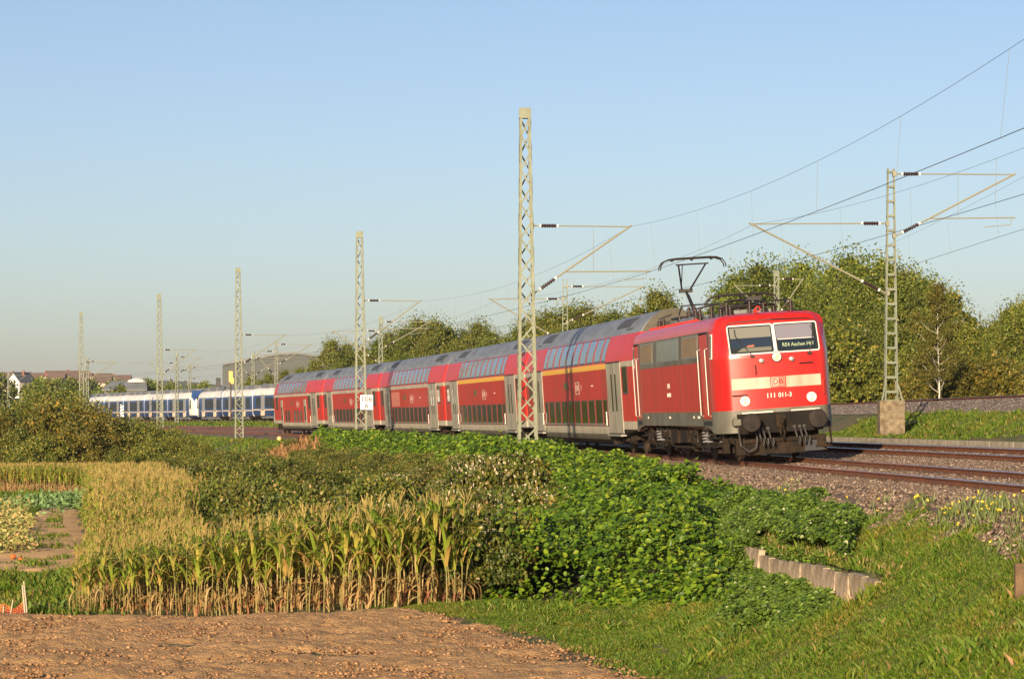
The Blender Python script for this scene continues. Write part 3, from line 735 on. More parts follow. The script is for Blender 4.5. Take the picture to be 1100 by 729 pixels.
# bogies of the locomotive
def loco_bogie(xc):
    f = MB()
    for sg in (-1, 1):
        y = sg*1.08
        f.plate([(xc-2.2, y, .78), (xc-1.0, y, .80), (xc-.6, y, .66), (xc+.6, y, .66), (xc+1.0, y, .80), (xc+2.2, y, .78), (xc+2.25, y, .60), (xc+1.1, y, .52), (xc+.7, y, .42), (xc-.7, y, .42), (xc-1.1, y, .52), (xc-2.25, y, .60)], (0, sg, 0), .14)
        for dx in (-1.7, 1.7):
            f.box(xc+dx-.26, xc+dx+.26, min(y, y+sg*.24), max(y, y+sg*.24), .42, .84)
            f.cyl((xc+dx, y+sg*.2, .62), (xc+dx, y+sg*.33, .62), .2, .17, n=14)
            for q in (-.46, .46):
                f.cyl((xc+dx+q, y+sg*.15, .5), (xc+dx+q, y+sg*.15, .92), .06, n=10)
                f.box(xc+dx+q-.1, xc+dx+q+.1, min(y, y+sg*.22), max(y, y+sg*.22), .42, .50)
            f.box(xc+dx-.62, xc+dx+.62, min(y+sg*.02, y+sg*.2), max(y+sg*.02, y+sg*.2), .36, .43)
        f.box(xc-.75, xc+.75, min(y, y+sg*.25), max(y, y+sg*.25), .36, .46)
        f.tube([(xc-1.1, y+sg*.28, .95), (xc-.8, y+sg*.3, .6), (xc-.2, y+sg*.3, .32), (xc+.9, y+sg*.3, .28), (xc+1.3, y+sg*.3, .5)], .03, 6)
        f.cyl((xc+.55, y+sg*.2, .62), (xc+1.05, y+sg*.2, .92), .055, n=8)
        f.cyl((xc-1.05, y+sg*.2, .55), (xc-.55, y+sg*.2, .95), .04, n=8)
        f.box(xc+2.2, xc+2.45, min(y-.1*sg, y+sg*.18), max(y-.1*sg, y+sg*.18), .25, .85); f.box(xc-2.45, xc-2.2, min(y-.1*sg, y+sg*.18), max(y-.1*sg, y+sg*.18), .25, .85)
        f.tube([(xc+2.3, y+sg*.05, .3), (xc+2.35, y, .14)], .035, 6)
    f.box(xc-.5, xc+.5, -1, 1, .45, .85); f.box(xc-2.3, xc-2.1, -1.05, 1.05, .5, .75); f.box(xc+2.1, xc+2.3, -1.05, 1.05, .5, .75)
    b = f.build('bogie', under, loco)
    for dx in (-1.7, 1.7):
        w = MB(); wheel_mesh(w, xc+dx, -.75, .625, .14); wheel_mesh(w, xc+dx, .75, .625, .14); w.cyl((xc+dx, -.75, .625), (xc+dx, .75, .625), .1, n=10)
        w.build('wheelset', rusty, b, smooth=40)
    for q in (-.35, .35):
        h = MB(); pts = []
        for i in range(5*14+1):
            t = i/14*2*pi; pts.append((xc+q+.125*cos(t), -1.22+.125*sin(t), .47+.085*i/14))
        h.tube(pts, .024, 5); h.build('coil_spring', springm, b)
    for dx in (-1.7, 1.7):
        for q in (-.46, .46):
            h = MB(); pts = []
            for i in range(6*10+1):
                t = i/10*2*pi; pts.append((xc+dx+q+.085*cos(t), -1.26+.085*sin(t), .5+.065*i/10))
            h.tube(pts, .016, 4); h.build('coil_spring', springm, b)
    return b
loco_bogie(3.95); loco_bogie(-3.95)
f = MB(); f.box(-1.6, 1.6, -1.05, 1.05, .40, .98); f.box(-1.4, -.2, -1.4, -1.0, .48, .95); f.box(.1, 1.3, -1.38, -1.0, .5, .95)
f.cyl((-1.5, -1.25, .35), (1.5, -1.25, .35), .05, n=8)
for x in (-5.0, -2.9, -1.9, 1.9, 2.7, 5.0, 6.0, 6.9): f.box(x-.13, x+.13, -1.42, -1.2, .62+.1*(x > 0), .99)
f.cyl((-6.6, -1.2, .75), (-5.2, -1.2, .75), .17, n=14); f.box(-7.2, 7.2, -1.3, 1.3, .9, 1.0)
f.cyl((6.2, -1.1, .62), (7.0, -1.1, .62), .15, n=12); f.box(5.9, 6.1, -1.38, -1.2, .25, .9); f.box(6.65, 6.75, -1.38, -1.2, .25, .9)
f.build('underfloor_equipment', under, loco)
# roof: hood, insulators, conductor bars, horns, pantographs
f = MB(); f.plate([(-4.9, -.82, 3.88), (-4.9, .82, 3.88), (-4.9, .55, 4.12), (-4.9, -.55, 4.12)], (1, 0, 0), 4.2)
f.build('roof_hood', roofg, loco)
f = MB()
for i in range(7): f.box(-4.75+i*.13, -4.68+i*.13, -.78, -.55, 3.93, 4.10)
f.build('hood_grille', dark, loco)
f = MB(); f.box(-6.3, 2.2, -1.03, -.98, 3.82, 3.90)
for i in range(22): f.box(-6.2+i*.38, -6.13+i*.38, -1.07, -.95, 3.80, 3.95)
f.build('roof_edge_fence', red, loco)
f = MB(); f.plate([(-1.2, -.62, 3.89), (-1.2, .62, 3.89), (-1.2, .5, 4.05), (-1.2, -.5, 4.05)], (1, 0, 0), 6.0); f.build('roof_walkway', roofg, loco)
def insulator(x, y, z, h=.34, r=.10, parent=loco, m=insul):
    f = MB(); prof = [(0, .05)]
    n = 5
    for i in range(n):
        z0 = .03+h*i/n; prof += [(z0, .04), (z0+.012, r*(1-.06*i)), (z0+.03, r*(1-.06*i)), (z0+.045, .04)]
    prof += [(h+.03, .045), (h+.07, .04), (h+.08, .01)]
    f.lathe((x, y, z), (0, 0, 1), prof, 12); return f.build('insulator', m, parent, smooth=40)
for x, y, z in ((-6.9, -.62, 3.84), (-6.15, -.62, 3.86), (-6.9, .6, 3.84), (-2.1, -.5, 4.05), (-1.7, .4, 4.05), (-.3, -.62, 3.9), (.35, -.62, 3.9), (.35, .5, 3.9), (-2.9, -.2, 4.1), (2.2, -.62, 3.9), (2.9, .62, 3.9), (4.5, -.62, 3.88), (5.0, .3, 3.88), (6.4, .75, 3.82), (5.6, -.2, 3.86)):
    insulator(x, y, z, .30, .115)
f = MB()
f.tube([(-6.9, -.62, 4.24), (-6.15, -.62, 4.26), (-4.9, -.55, 4.30)], .02, 5); f.tube([(-2.9, -.2, 4.5), (-1.7, .4, 4.45), (-.3, -.62, 4.3), (.35, -.62, 4.3), (2.2, -.62, 4.3), (4.5, -.62, 4.26)], .022, 5)
f.tube([(.35, .5, 4.3), (2.9, .62, 4.3), (5.0, .3, 4.25), (6.4, .75, 4.2)], .022, 5); f.tube([(-2.9, -.2, 4.5), (-3.4, -.5, 4.5), (-3.9, -.5, 4.25)], .02, 5)
f.build('roof_conductor', pant, loco)
f = MB(); f.lathe((6.55, -.25, 4.0), (1, 0, 0), [(0, .02), (.15, .025), (.3, .04), (.38, .075)], 12); f.cyl((6.6, -.25, 3.85), (6.6, -.25, 4.0), .05, n=6)
f.build('horn', red, loco, smooth=40)
f = MB(); f.lathe((6.935, -.25, 4.0), (1, 0, 0), [(0, .05), (.01, .02)], 10); f.build('horn_mouth', black, loco)
def panto(xb, raised, name):
    f = MB()
    z0 = 4.16
    for y in (-.6, .6):
        f.tube([(xb-.75, y, z0), (xb+.75, y, z0)], .035, 6)
    for x in (-.75, -.2, .75): f.tube([(xb+x, -.6, z0), (xb+x, .6, z0)], .035, 6)
    p = f.build(name, pant, loco)
    for x in (-.7, .7):
        for y in (-.6, .6): insulator(xb+x, y, 3.84, .24, .10, p)
    if raised:
        base = Vector((xb+.25, 0, z0)); knee = Vector((xb-1.35, 0, 5.02)); top = Vector((xb+.05, 0, 5.84))
    else:
        knee = Vector((xb+1.0, 0, 4.34)); base = Vector((xb-.6, 0, z0+.05)); top = Vector((xb-.75, 0, 4.42))
    f = MB(); f.cyl(base, knee, .055, .045, n=8); f.cyl(base+Vector((-.45, .12, .03)), knee+Vector((.06, .08, -.14)), .02, n=6)
    f.cyl(base+Vector((0, -.35, 0)), base+Vector((0, .35, 0)), .05, n=8); f.box(knee.x-.09, knee.x+.09, -.2, .2, knee.z-.06, knee.z+.05)
    f.build('lower_arm', pant, p)
    f = MB()
    for y in (-1, 1):
        f.tube([knee+Vector((0, y*.12, 0)), top+Vector((0, y*.42, -.08))], .026, 6)
    f.tube([knee+Vector((0, -.14, 0)), top+Vector((0, -.30, -.08))], .015, 5); f.tube([knee+Vector((0, .1, 0)), top+Vector((0, .40, -.1))], .018, 5)
    f.cyl(top+Vector((0, -.5, -.08)), top+Vector((0, .5, -.08)), .025, n=6)
    f.build('upper_arm', pant, p)
    f = MB()
    for dx in (-.17, .17):
        pr = [(-1.0, -.22), (-.985, -.10), (-.90, .02), (-.72, .085), (-.5, .10), (.5, .10), (.72, .085), (.90, .02), (.985, -.10), (1.0, -.22)]
        f.tube([top+Vector((dx, y, z)) for y, z in pr], [.018, .02, .024, .028, .032, .032, .028, .024, .02, .018], 6)
    for y in (-.6, 0, .6): f.box(top.x-.17, top.x+.17, y-.02, y+.02, top.z+.03, top.z+.08)
    f.build('contact_shoe', pant, p)
panto(-3.95, True, 'raised_pantograph'); panto(4.2, False, 'folded_pantograph')
loco.matrix_world = train_matrix(-.48-8.0, -.06)
# ================================================================== TERRAIN AND TRACKS
def axis(lo, hi, fine0, fine1, st, grow=1.12):
    a = list(np.arange(fine0, fine1+1e-6, st)); s = st; x = fine1
    while x < hi: s *= grow; x += s; a.append(min(x, hi))
    s = st; x = fine0; b = []
    while x > lo: s *= grow; x -= s; b.append(max(x, lo))
    return np.array(b[::-1]+a)
gx = axis(-3500, 3500, -24, 22, .33); gy = axis(-300, 7000, 26, 130, .33, 1.06)
X, Y = np.meshgrid(gx, gy); Z = height(X, Y)
# ground of the tracks is covered by the ballast sheet: keep terrain slightly below it
nx, ny = len(gx), len(gy)
i = np.arange(ny-1)[:, None]*nx+np.arange(nx-1)[None, :]
faces = np.stack([i, i+1, i+nx+1, i+nx], -1).reshape(-1, 4)
soil = mat('grassy_soil', (.060, .075, .018), .95, col2=(.13, .095, .035), nscale=.55, detail=8, bump=.6, bscale=14, contrast=(.42, .62))
uu, _ = us_of(X, Y)
Zt = np.where((uu > -2.6) & (uu < 7.6), Z-.06, Z)
terrain = fastmesh('ground', np.stack([X, Y, Zt], -1).reshape(-1, 3), faces, soil, smooth=True)
tag(terrain, 'grassy ground under the railway and fields', None, None, 'structure')

ballast = mat('ballast', (.165, .110, .070), .95, col2=(.055, .038, .028), nscale=9, detail=10, bump=1.0, bscale=16, contrast=(.4, .6))
ballast2 = mat('grey_ballast', (.20, .16, .13), .95, col2=(.09, .07, .06), nscale=7, detail=10, bump=1.0, bscale=14, contrast=(.4, .6))
# main ballast bed
ss = np.concatenate([np.arange(-74, 60, .5), np.arange(60, 420, 3.)]); us = np.array([-2.75, -2.4, -2.1, -1.9, -1.0, 0, 1.0, 2.1, 3.1, 4.2, 5.2, 6.2, 6.55, 6.95, 7.4])
vs_ = []
for s in ss:
    th = TH0+K*s; r = R1+us; vs_.append(np.stack([CC[0]+r*cos(th), CC[1]+r*sin(th), np.zeros(len(us))], -1))
V = np.concatenate(vs_); V[:, 2] = height(V[:, 0], V[:, 1])+.012+.02*vnoise(V[:, 0], V[:, 1], 3, 5); V[::len(us), 2] -= .12
nu = len(us); i = np.arange(len(ss)-1)[:, None]*nu+np.arange(nu-1)[None, :]
bb = fastmesh('ballast_bed', V, np.stack([i, i+1, i+nu+1, i+nu], -1).reshape(-1, 4), ballast, smooth=True)
tag(bb, 'reddish brown track ballast under the two main tracks', None, None, 'structure')
# upper line ballast
ws = np.array([-2.45, -2.3, -1.8, -.8, 0, .8, 1.8, 2.3, 2.45]); S2 = np.concatenate([np.arange(30, 180, 1.5), np.arange(180, UPS[-1]-20, 5.)])
vs_ = [[tuple(up_at(s, w)[0]) for w in ws] for s in S2]; V = np.array(vs_).reshape(-1, 3); V[:, 2] = height(V[:, 0], V[:, 1])+.03
nu = len(ws); i = np.arange(len(S2)-1)[:, None]*nu+np.arange(nu-1)[None, :]
bb = fastmesh('upper_ballast_bed', V, np.stack([i, i+1, i+nu+1, i+nu], -1).reshape(-1, 4), ballast2, smooth=True)
tag(bb, 'grey ballast bank of the higher track behind', None, None, 'structure')

RP = [(-.075, -.172), (.075, -.172), (.075, -.160), (.016, -.135), (.010, -.125), (.010, -.045), (.036, -.032), (.036, -.006), (.028, 0), (-.028, 0), (-.036, -.006), (-.036, -.032), (-.010, -.045), (-.010, -.125), (-.016, -.135), (-.075, -.160)]
def rail(name, fpos, params, parent):
    rings = []
    for p in params: rings.append([fpos(p, a, b) for a, b in RP])
    mb = MB(); mb.loft(rings, close=True, mfun=lambda i, j: 1 if j in (7, 8, 9) else 0)
    o = mb.build(name, [railr, railt], parent, fix=True); return o
def make_track(name, label, uc, s0, s1, ns, sl_s0):
    root = empty(name, label=label, cat='railway track')
    for du in (-.7535, .7535):
        rail('rail', lambda s, a, b, du=du: T1(s, uc+du+a, b), list(np.arange(s0, s1, 3.)), root)
    sm = MB(); sm.plate([(-1.3, -.13, -.22), (1.3, -.13, -.22), (1.3, -.11, -.165), (-1.3, -.11, -.165)], (0, 1, 0), .24)
    sm.v = [(x, y, z) for x, y, z in sm.v]
    for du in (-.7535, .7535):
        for q in (-1, 1):
            sm.box(du+q*.12-.055, du+q*.12+.055, -.06, .06, -.172, -.125, 1); sm.cyl((du+q*.12, 0, -.17), (du+q*.12, 0, -.085), .022, n=6, mi=1)
    base = None; me = None; k = 0; rest = MB()
    s = sl_s0
    while s < s1-2:
        th = TH0+K*s; r = math.atan(CANT)
        X = Vector((cos(th)*cos(r), sin(th)*cos(r), sin(r))); Yv = Vector((-sin(th), cos(th), 0)); Zv = X.cross(Yv)
        M = Matrix((X, Yv, Zv)).transposed().to_4x4(); M.translation = T1(s, uc)
        if k < ns:
            if base is None:
                base = sm.build('sleeper', [sleepm, clipm], root, fix=True); o = base
            else:
                o = base.copy(); COL.objects.link(o)
            o.matrix_world = M
        elif k < 500:
            rest.box(-1.3, 1.3, -.13, .13, -.24, -.165, 0, M)
        k += 1; s += .6
    r = rest.build('sleepers', sleepm, root); r['kind'] = 'stuff'
    return root
make_track('railway_track', 'rusty double-rail track nearest the camera, on which the red train stands', 0, -74, 400, 70, -40)
make_track('railway_track', 'second rusty track just behind the red train beside the low concrete kerb', 4.2, -74, 400, 70, -34)
root = empty('railway_track', label='rusty track on the higher grey ballast bank behind, running to the white and blue train', cat='railway track')
for du in (-.7535, .7535):
    rail('rail', lambda s, a, b, du=du: up_at(s, du+a, b)[0], list(np.arange(30, UPS[-1]-25, 4.)), root)
mb = MB()
for s in np.arange(60, 140, .6):
    p, az = up_at(s); M = Matrix.Translation(p) @ Matrix.Rotation(az, 4, 'Z'); mb.box(-1.3, 1.3, -.13, .13, -.22, -.16, 0, M)
r = mb.build('sleepers', sleepm, root); r['kind'] = 'stuff'
# low kerb wall behind track 2
mb = MB(); rings = []
for s in np.arange(-45, 75, 2.4):
    for q in (0, 2.36):
        ring = [T1(s+q, 7.5, .0), T1(s+q, 7.5, .0), T1(s+q, 7.78, 0), T1(s+q, 7.78, 0)]
        zt = .475; ring[0].z = .0; ring[1].z = zt; ring[2].z = zt; ring[3].z = .0
        rings.append(ring)
for i in range(0, len(rings), 2): mb.loft(rings[i:i+2], caps=True)
for i in range(0, len(rings), 2):
    a = [v.copy() for v in rings[i][1:3]]+[v.copy() for v in rings[i+1][1:3]]
w = mb.build('concrete_kerb_wall', concw); tag(w, 'low pale concrete kerb wall along the far side of the second track', 'kerb wall')
# cover slabs lying dark beside it in the train shadow
mb = MB(); rings = []
for s in np.arange(-45, 75, 3.): rings.append([T1(s, 6.85, 0)+Vector((0, 0, -.40+0)), T1(s, 6.85, 0)+Vector((0, 0, -.20)), T1(s, 7.35, 0)+Vector((0, 0, -.22)), T1(s, 7.35, 0)+Vector((0, 0, -.40))])
mb.loft(rings, caps=True); w = mb.build('cable_trough', concw); tag(w, 'flat concrete cable trough in front of the low kerb wall', 'cable trough')
# ================================================================== MASTS AND OVERHEAD LINE
def s_at_y(y, u=0.0):
    a, b = -80., 420.
    for _ in range(50):
        m = (a+b)/2
        if T1(m, u).y < y: a = m
        else: b = m
    return (a+b)/2
def lbar(mb, a, b, w=.05, t=.012, d=Vector((0, 1, 0))):
    """flat bar from a to b, width w across its face, thickness t along d"""
    a = Vector(a); b = Vector(b); ax = (b-a).normalized(); sd = ax.cross(d).normalized()*w/2; dd = d.normalized()*t/2
    vs = [a+sd+dd, a-sd+dd, a-sd-dd, a+sd-dd, b+sd+dd, b-sd+dd, b-sd-dd, b+sd-dd]
    mb.add(vs, [(0, 1, 2, 3), (7, 6, 5, 4), (0, 4, 5, 1), (1, 5, 6, 2), (2, 6, 7, 3), (3, 7, 4, 0)])
def lattice(root, h, wb, wt, m, style='zig', step=.62, leg=.13, shift=0.0, depth=None):
    """tapered mast standing on the root's base: legs are one part, bracing another"""
    db, dt = (wb*.8, wt*.8) if depth is None else depth
    def c(z, sx, sy):
        k = z/h; return Vector((shift*k+sx*(wb+(wt-wb)*k)/2, sy*(db+(dt-db)*k)/2, z))
    L = MB()
    for sx in (-1, 1):
        for sy in (-1, 1):
            f1 = [c(0, sx, sy), c(0, sx, sy)-Vector((sx*leg, 0, 0)), c(h, sx, sy)-Vector((sx*leg*.85, 0, 0)), c(h, sx, sy)]
            L.plate(f1, (0, -sy, 0), .018)
            f2 = [c(0, sx, sy), c(0, sx, sy)-Vector((0, sy*leg, 0)), c(h, sx, sy)-Vector((0, sy*leg*.85, 0)), c(h, sx, sy)]
            L.plate([p+Vector((-sx*.001, -sy*.019, 0)) for p in f2], (-sx, 0, 0), .018)
    L.build('mast_leg_frame', m, root, fix=True)
    B = MB()
    if style == 'zig':
        n = int(h/step); zs = np.linspace(.25, h-.35, n+1)
        for i in range(n):
            a = 1 if i % 2 else -1
            for sy in (-1, 1):
                q = a*sy; o = Vector((0, sy*.012, 0))
                lbar(B, c(zs[i], q, sy)+o-Vector((q*leg*.5, 0, 0)), c(zs[i+1], -q, sy)+o+Vector((q*leg*.5, 0, 0)), .055, .012, Vector((0, 1, 0)))
            for sx in (-1, 1):
                q = a*sx; o = Vector((sx*.012, 0, 0)); lbar(B, c(zs[i], sx, q)+o, c(zs[i+1], sx, -q)+o, .05, .012, Vector((1, 0, 0)))
    else:
        for z in np.arange(.3, h-.1, step):
            for sy in (-1, 1): lbar(B, c(z, -1, sy)+Vector((.03, sy*.012, 0)), c(z, 1, sy)+Vector((-.03, sy*.012, 0)), .075, .012, Vector((0, 1, 0)))
            for sx in (-1, 1): lbar(B, c(z, sx, -1), c(z, sx, 1), .05, .012, Vector((1, 0, 0)))
    B.build('bracing', m, root, fix=False)
    if style == 'zig':
        t = MB(); a, b = c(h, -1, -1), c(h, 1, 1); t.box(a.x-.02, b.x+.02, a.y-.022, b.y+.022, h-.34, h-.30); t.box(a.x-.02, b.x+.02, a.y-.025, a.y-.012, h-.32, h+.02); t.box(a.x-.02, b.x+.02, b.y+.012, b.y+.025, h-.32, h+.02); t.build('head_plate', m, root)
def insul_h(parent, a, b, r=.072):
    """ribbed insulator between two points with pale end caps"""
    a = Vector(a); b = Vector(b); L = (b-a).length; d = (b-a)/L; prof = [(0, .03)]
    n = 6
    for i in range(n):
        z = .12*L+.76*L*i/n; prof += [(z, r*.55), (z+.02, r), (z+.05, r), (z+.07, r*.55)]
    prof += [(L*.93, .03)]
    f = MB(); f.lathe(a, d, prof, 10); o = f.build('insulator', insul, parent, smooth=35)
    f = MB()
    for q, w in ((.0, .11), (.9, .12)): f.lathe(a+d*(L*q), d, [(0, r*.3), (.01, r*.8), (w*L-.01, r*.8), (w*L, r*.3)], 10)
    f.build('insulator_cap', insulw, o)
def cantilever(root, x0, xe, ztop, zlow, zreg=None, regl=None, y=0.0):
    """tube bracket from the mast face at x0 to its tip at xe (root axes)"""
    sg = 1 if xe > x0 else -1
    f = MB(); ia = x0+sg*.18; ib = x0+sg*.85
    f.tube([(x0, y, ztop), (ia, y, ztop)], .028); f.tube([(ib, y, ztop), (xe+sg*.06, y, ztop-.02)], .026)
    A = Vector((x0, y, zlow)); E = Vector((xe, y, ztop-.04)); d = (E-A).normalized()
    f.tube([A, A+d*.22], .03); f.tube([A+d*.95, E+d*.12], .038)
    f.box(min(x0, x0-sg*.12), max(x0, x0-sg*.12), y-.12, y+.12, ztop-.08, ztop+.08); f.box(min(x0, x0-sg*.12), max(x0, x0-sg*.12), y-.12, y+.12, zlow-.08, zlow+.08)
    if zreg is not None:
        t = (zreg-zlow)/(ztop-.04-zlow); S = A+(E-A)*t
        f.tube([S, (S.x+sg*regl, y, zreg+.03)], .026); f.tube([(S.x+sg*(regl-.15), y, zreg), (S.x+sg*(regl-.15), y, zreg-.22), (S.x+sg*(regl-1.1), y, zreg-.30)], .014, 5)
        f.tube([S+Vector((sg*1.0, 0, 0)), (S.x+sg*1.0, y, ztop-.1)], .006, 4)
    c = f.build('cantilever', mat_once('bracket_tube', (.20, .19, .13), .55), root)
    insul_h(c, (ia, y, ztop), (ib, y, ztop)); insul_h(c, A+d*.22, A+d*.95)
    return c
TALL = [  # px, depth, top px y, label
    (567, 97, 117, 'tallest pale lattice mast, standing right in front of the first two coaches'),
    (388, 158, 249, 'pale lattice mast carrying the white kilometre sign in front of the red coaches'),
    (257, 222, 288, 'tall lattice mast left of the last coach, in front of the white and blue train'),
    (172, 270, 316, 'tall lattice mast second from the left, in front of the white and blue train'),
    (88, 330, 335, 'leftmost tall lattice mast, rising behind the olive bushes'),
]
sup1 = [-98.0, -44.0]
for i, (xp, d, yt, lab) in enumerate(TALL):
    X0 = px(xp, d); zb = ground(X0, d)-.15; H = pz(yt, d)-zb; s = s_at_y(d); sup1.append(s)
    r = empty('lattice_mast', (X0, d, zb), (0, 0, heading(s)*.5), lab, 'railway mast', 'tall lattice masts on the near side of the curve')
    lattice(r, H, .72, .36, mastp, 'zig', .60, .098, -.10)
    off = T1(s, 0).x-X0
    cantilever(r, .22, px((676, 451, 306, 209, 124)[i], d)-X0, 7.85-zb, 5.5-zb, 6.25-zb, 3.0 if i == 0 else 2.6)
    if i == 0:
        mb = MB(); mb.box(-.5, .5, -.45, .45, -.3, .22); mb.build('foundation', conc, r)
    if i == 1:
        sg = MB(); sc = d/F; w = 13.6*sc; hh = 15.6*sc; zc = pz(432, d)-zb
        xs0 = px(393.5, d)-X0; sg.box(xs0-w/2, xs0+w/2, -.46, -.43, zc-hh/2, zc+hh/2); sp = sg.build('kilometre_sign', mat_once('sign_white', (.72, .72, .68), .5), r)
        blk = mat_once('sign_black', (.015, .015, .015), .5)
        MM = lambda z: Matrix(((1, 0, 0, xs0), (0, 0, -1, -.465), (0, 1, 0, zc+z), (0, 0, 0, 1)))
        text('sign_number', '106', .42, blk, sp, MM(.18), width=w*.8, bold=.004); text('sign_number', '6', .42, blk, sp, MM(-.20), bold=.006)
SHORT = [  # px, depth, top y, left tip px, right tip px, label
    (957, 97, 181, 808, 1088, 'ladder-braced mast on a tall concrete block, right of the locomotive'),
    (607, 157, 300, 527, 690, 'short mast rising above the roof of the first red coach'),
    (409, 214, 340, 359, 461, 'short mast above the middle coach, beside the mast with the kilometre sign'),
    (297, 278, 365, 272, 334, 'short mast just left above the last red coach, in front of the dark hall'),
    (190, 335, 379, 160, 215, 'short brown lattice mast in front of the white train, beside its coupled noses'),
]
sup2 = [-98.0, -44.0]
for i, (xp, d, yt, xl, xr, lab) in enumerate(SHORT):
    X0 = px(xp, d); zb = ground(X0, d)-.1; H = pz(yt, d)-zb; s = s_at_y(d, 4.2); sup2.append(s)
    base = 0
    r = empty('ladder_mast', (X0, d, zb), (0, 0, 0), lab, 'railway mast', 'short ladder masts between the main tracks and the higher line')
    if i == 0:
        base = pz(430, d)-zb
        f = MB(); f.plate([(-.43, -.40, -.3), (.43, -.40, -.3), (.43, .40, -.3), (-.43, .40, -.3)], (0, 0, 1), base+.3); f.build('foundation', conc, r)
        fr = empty('mast_shaft', (0, 0, base)); fr.parent = r
        bpy.data.objects.remove(fr)
    tmp = MB()
    n0 = set(bpy.data.objects)
    lattice(r, H-base, .47, .25, mastm, 'ladder' if i < 2 or i == 3 else 'zig', .51 if i < 4 else .4, .055 if i < 2 else .07)
    for o in set(bpy.data.objects)-n0: o.location.z = base
    if i == 0:
        f = MB()
        for sx in (-1, 1): lbar(f, (sx*.22, -.2, base+.55), (sx*.36, -.36, base), .06, .02)
        f.box(-.26, .26, -.22, .22, base-.02, base+.03); f.build('foot_braces', mastm, r)
    zt = 7.85-zb+.1
    cantilever(r, -.18, px(xl, d)-X0, pz(240, 97)-zb if i == 0 else 7.9-zb, 5.5-zb)
    cantilever(r, .18, px(xr, d)-X0, (9.65 if i == 0 else 8.6)-zb, (7.5 if i == 0 else 6.6)-zb, (8.1-zb) if i == 0 else None, 3.0)
EXTRA = [(272, 340, 380, 255, 300, 'short mast seen through the tall lattice mast left of the last coach'), (834, 172, 291, 790, 862, 'mast half hidden in the tree crowns above the locomotive'),
         (204, 430, 391, 184, 222, 'distant mast in front of the white train roof, left of the signal'), (9, 520, 400, -6, 28, 'distant mast beside the white gabled house'), (94, 372, 384, 80, 124, 'short mast behind the leftmost tall lattice mast')]
for xp, d, yt, xl, xr, lab in EXTRA:
    X0 = px(xp, d); zb = ground(X0, d)-.1; H = pz(yt, d)-zb
    r = empty('ladder_mast', (X0, d, zb), (0, 0, 0), lab, 'railway mast', 'distant masts of the higher line')
    lattice(r, H, .5, .3, mastm, 'zig', .5, .09)
    cantilever(r, .2, px(xr, d)-X0, H-.5, H-2.6); cantilever(r, -.2, px(xl, d)-X0, H-.9, H-3.0)

def overhead(label, fpos, sups, zc, zm, sag=.55, dstep=9.0, rr=(.0082, .0048)):
    root = empty('overhead_line', label=label, cat='overhead line')
    pc = []; pm = []; dr = MB()
    for a, b in zip(sups[:-1], sups[1:]):
        n = max(2, int(round((b-a)/dstep)))
        for j in range(n):
            for q in range(4):
                t = (j+q/4)/n; s = a+(b-a)*t
                stg = .28*(1-2*t)*(-1 if sups.index(a) % 2 else 1)
                pc.append(fpos(s, stg, zc)); pm.append(fpos(s, stg*.3, zm-4*sag*t*(1-t)))
            t = (j+.5)/n; s = a+(b-a)*t; stg = .28*(1-2*t)*(-1 if sups.index(a) % 2 else 1)
            dr.tube([fpos(s, stg, zc), fpos(s, stg*.3, zm-4*sag*t*(1-t))], .004, 3)
    f = MB(); f.tube(pc, rr[0], 5); f.build('contact_wire', wirem, root, fix=False)
    f = MB(); f.tube(pm, rr[1], 5); f.build('messenger_wire', wirel, root, fix=False)
    d = dr.build('droppers', wirel, root, fix=False); d['kind'] = 'stuff'
    return root
def wp(s, u, z): 
    p = T1(s, u, 0); p.z = z; return p
overhead('contact and messenger wires over the red train, touched by the raised pantograph', lambda s, u, z: wp(s, u-.36, z), sup1, 6.08, 7.82)
overhead('wires over the second track, held by the left brackets of the ladder masts', lambda s, u, z: wp(s, u+3.95, z), sup2, 6.3, 7.9)
us3 = [up_s_at_y(v) for v in (21, 42, 97, 172, 235, 300, 372, 430, 500)]
overhead('wires over the higher line behind, held by the right bracket of the block-mounted mast', lambda s, u, z: Vector((up_at(s, u)[0].x, up_at(s, u)[0].y, z+up_at(s)[0].z-1.9)), us3, 7.75, 9.5)
# retaining slabs let into the bank, kerb post, marker
mb = None
k = 0
for s in np.arange(s_at_y(42.2, -4.3), s_at_y(54.5, -4.3), 1.05):
    th = heading(s); p = T1(s+.5, -4.20); z1 = float(height(np.array([T1(s+.5, -3.7).x]), np.array([T1(s+.5, -3.7).y]))[0])-.17
    f = MB(); hh = .62; tl = .022*math.sin(k*2.1)-.015
    f.plate([(-.515, -.06, -hh), (.515, -.06, -hh), (.515, -.06, .0), (-.515, -.06, .0)], (0, 1, 0), .12)
    o = f.build('retaining_slab', mat_once('bank_slab', (.44, .34, .23), .9, col2=(.20, .145, .085), nscale=4, bump=.4, bscale=20), None, loc=(p.x, p.y, z1+tl)); o.rotation_euler = (radians(6*math.sin(k*1.7)), 0, th-pi/2+.0); 
    tag(o, 'weathered upright concrete slab holding back the grassy bank right of the thicket', 'retaining slab', 'row of concrete slabs in the bank'); k += 1
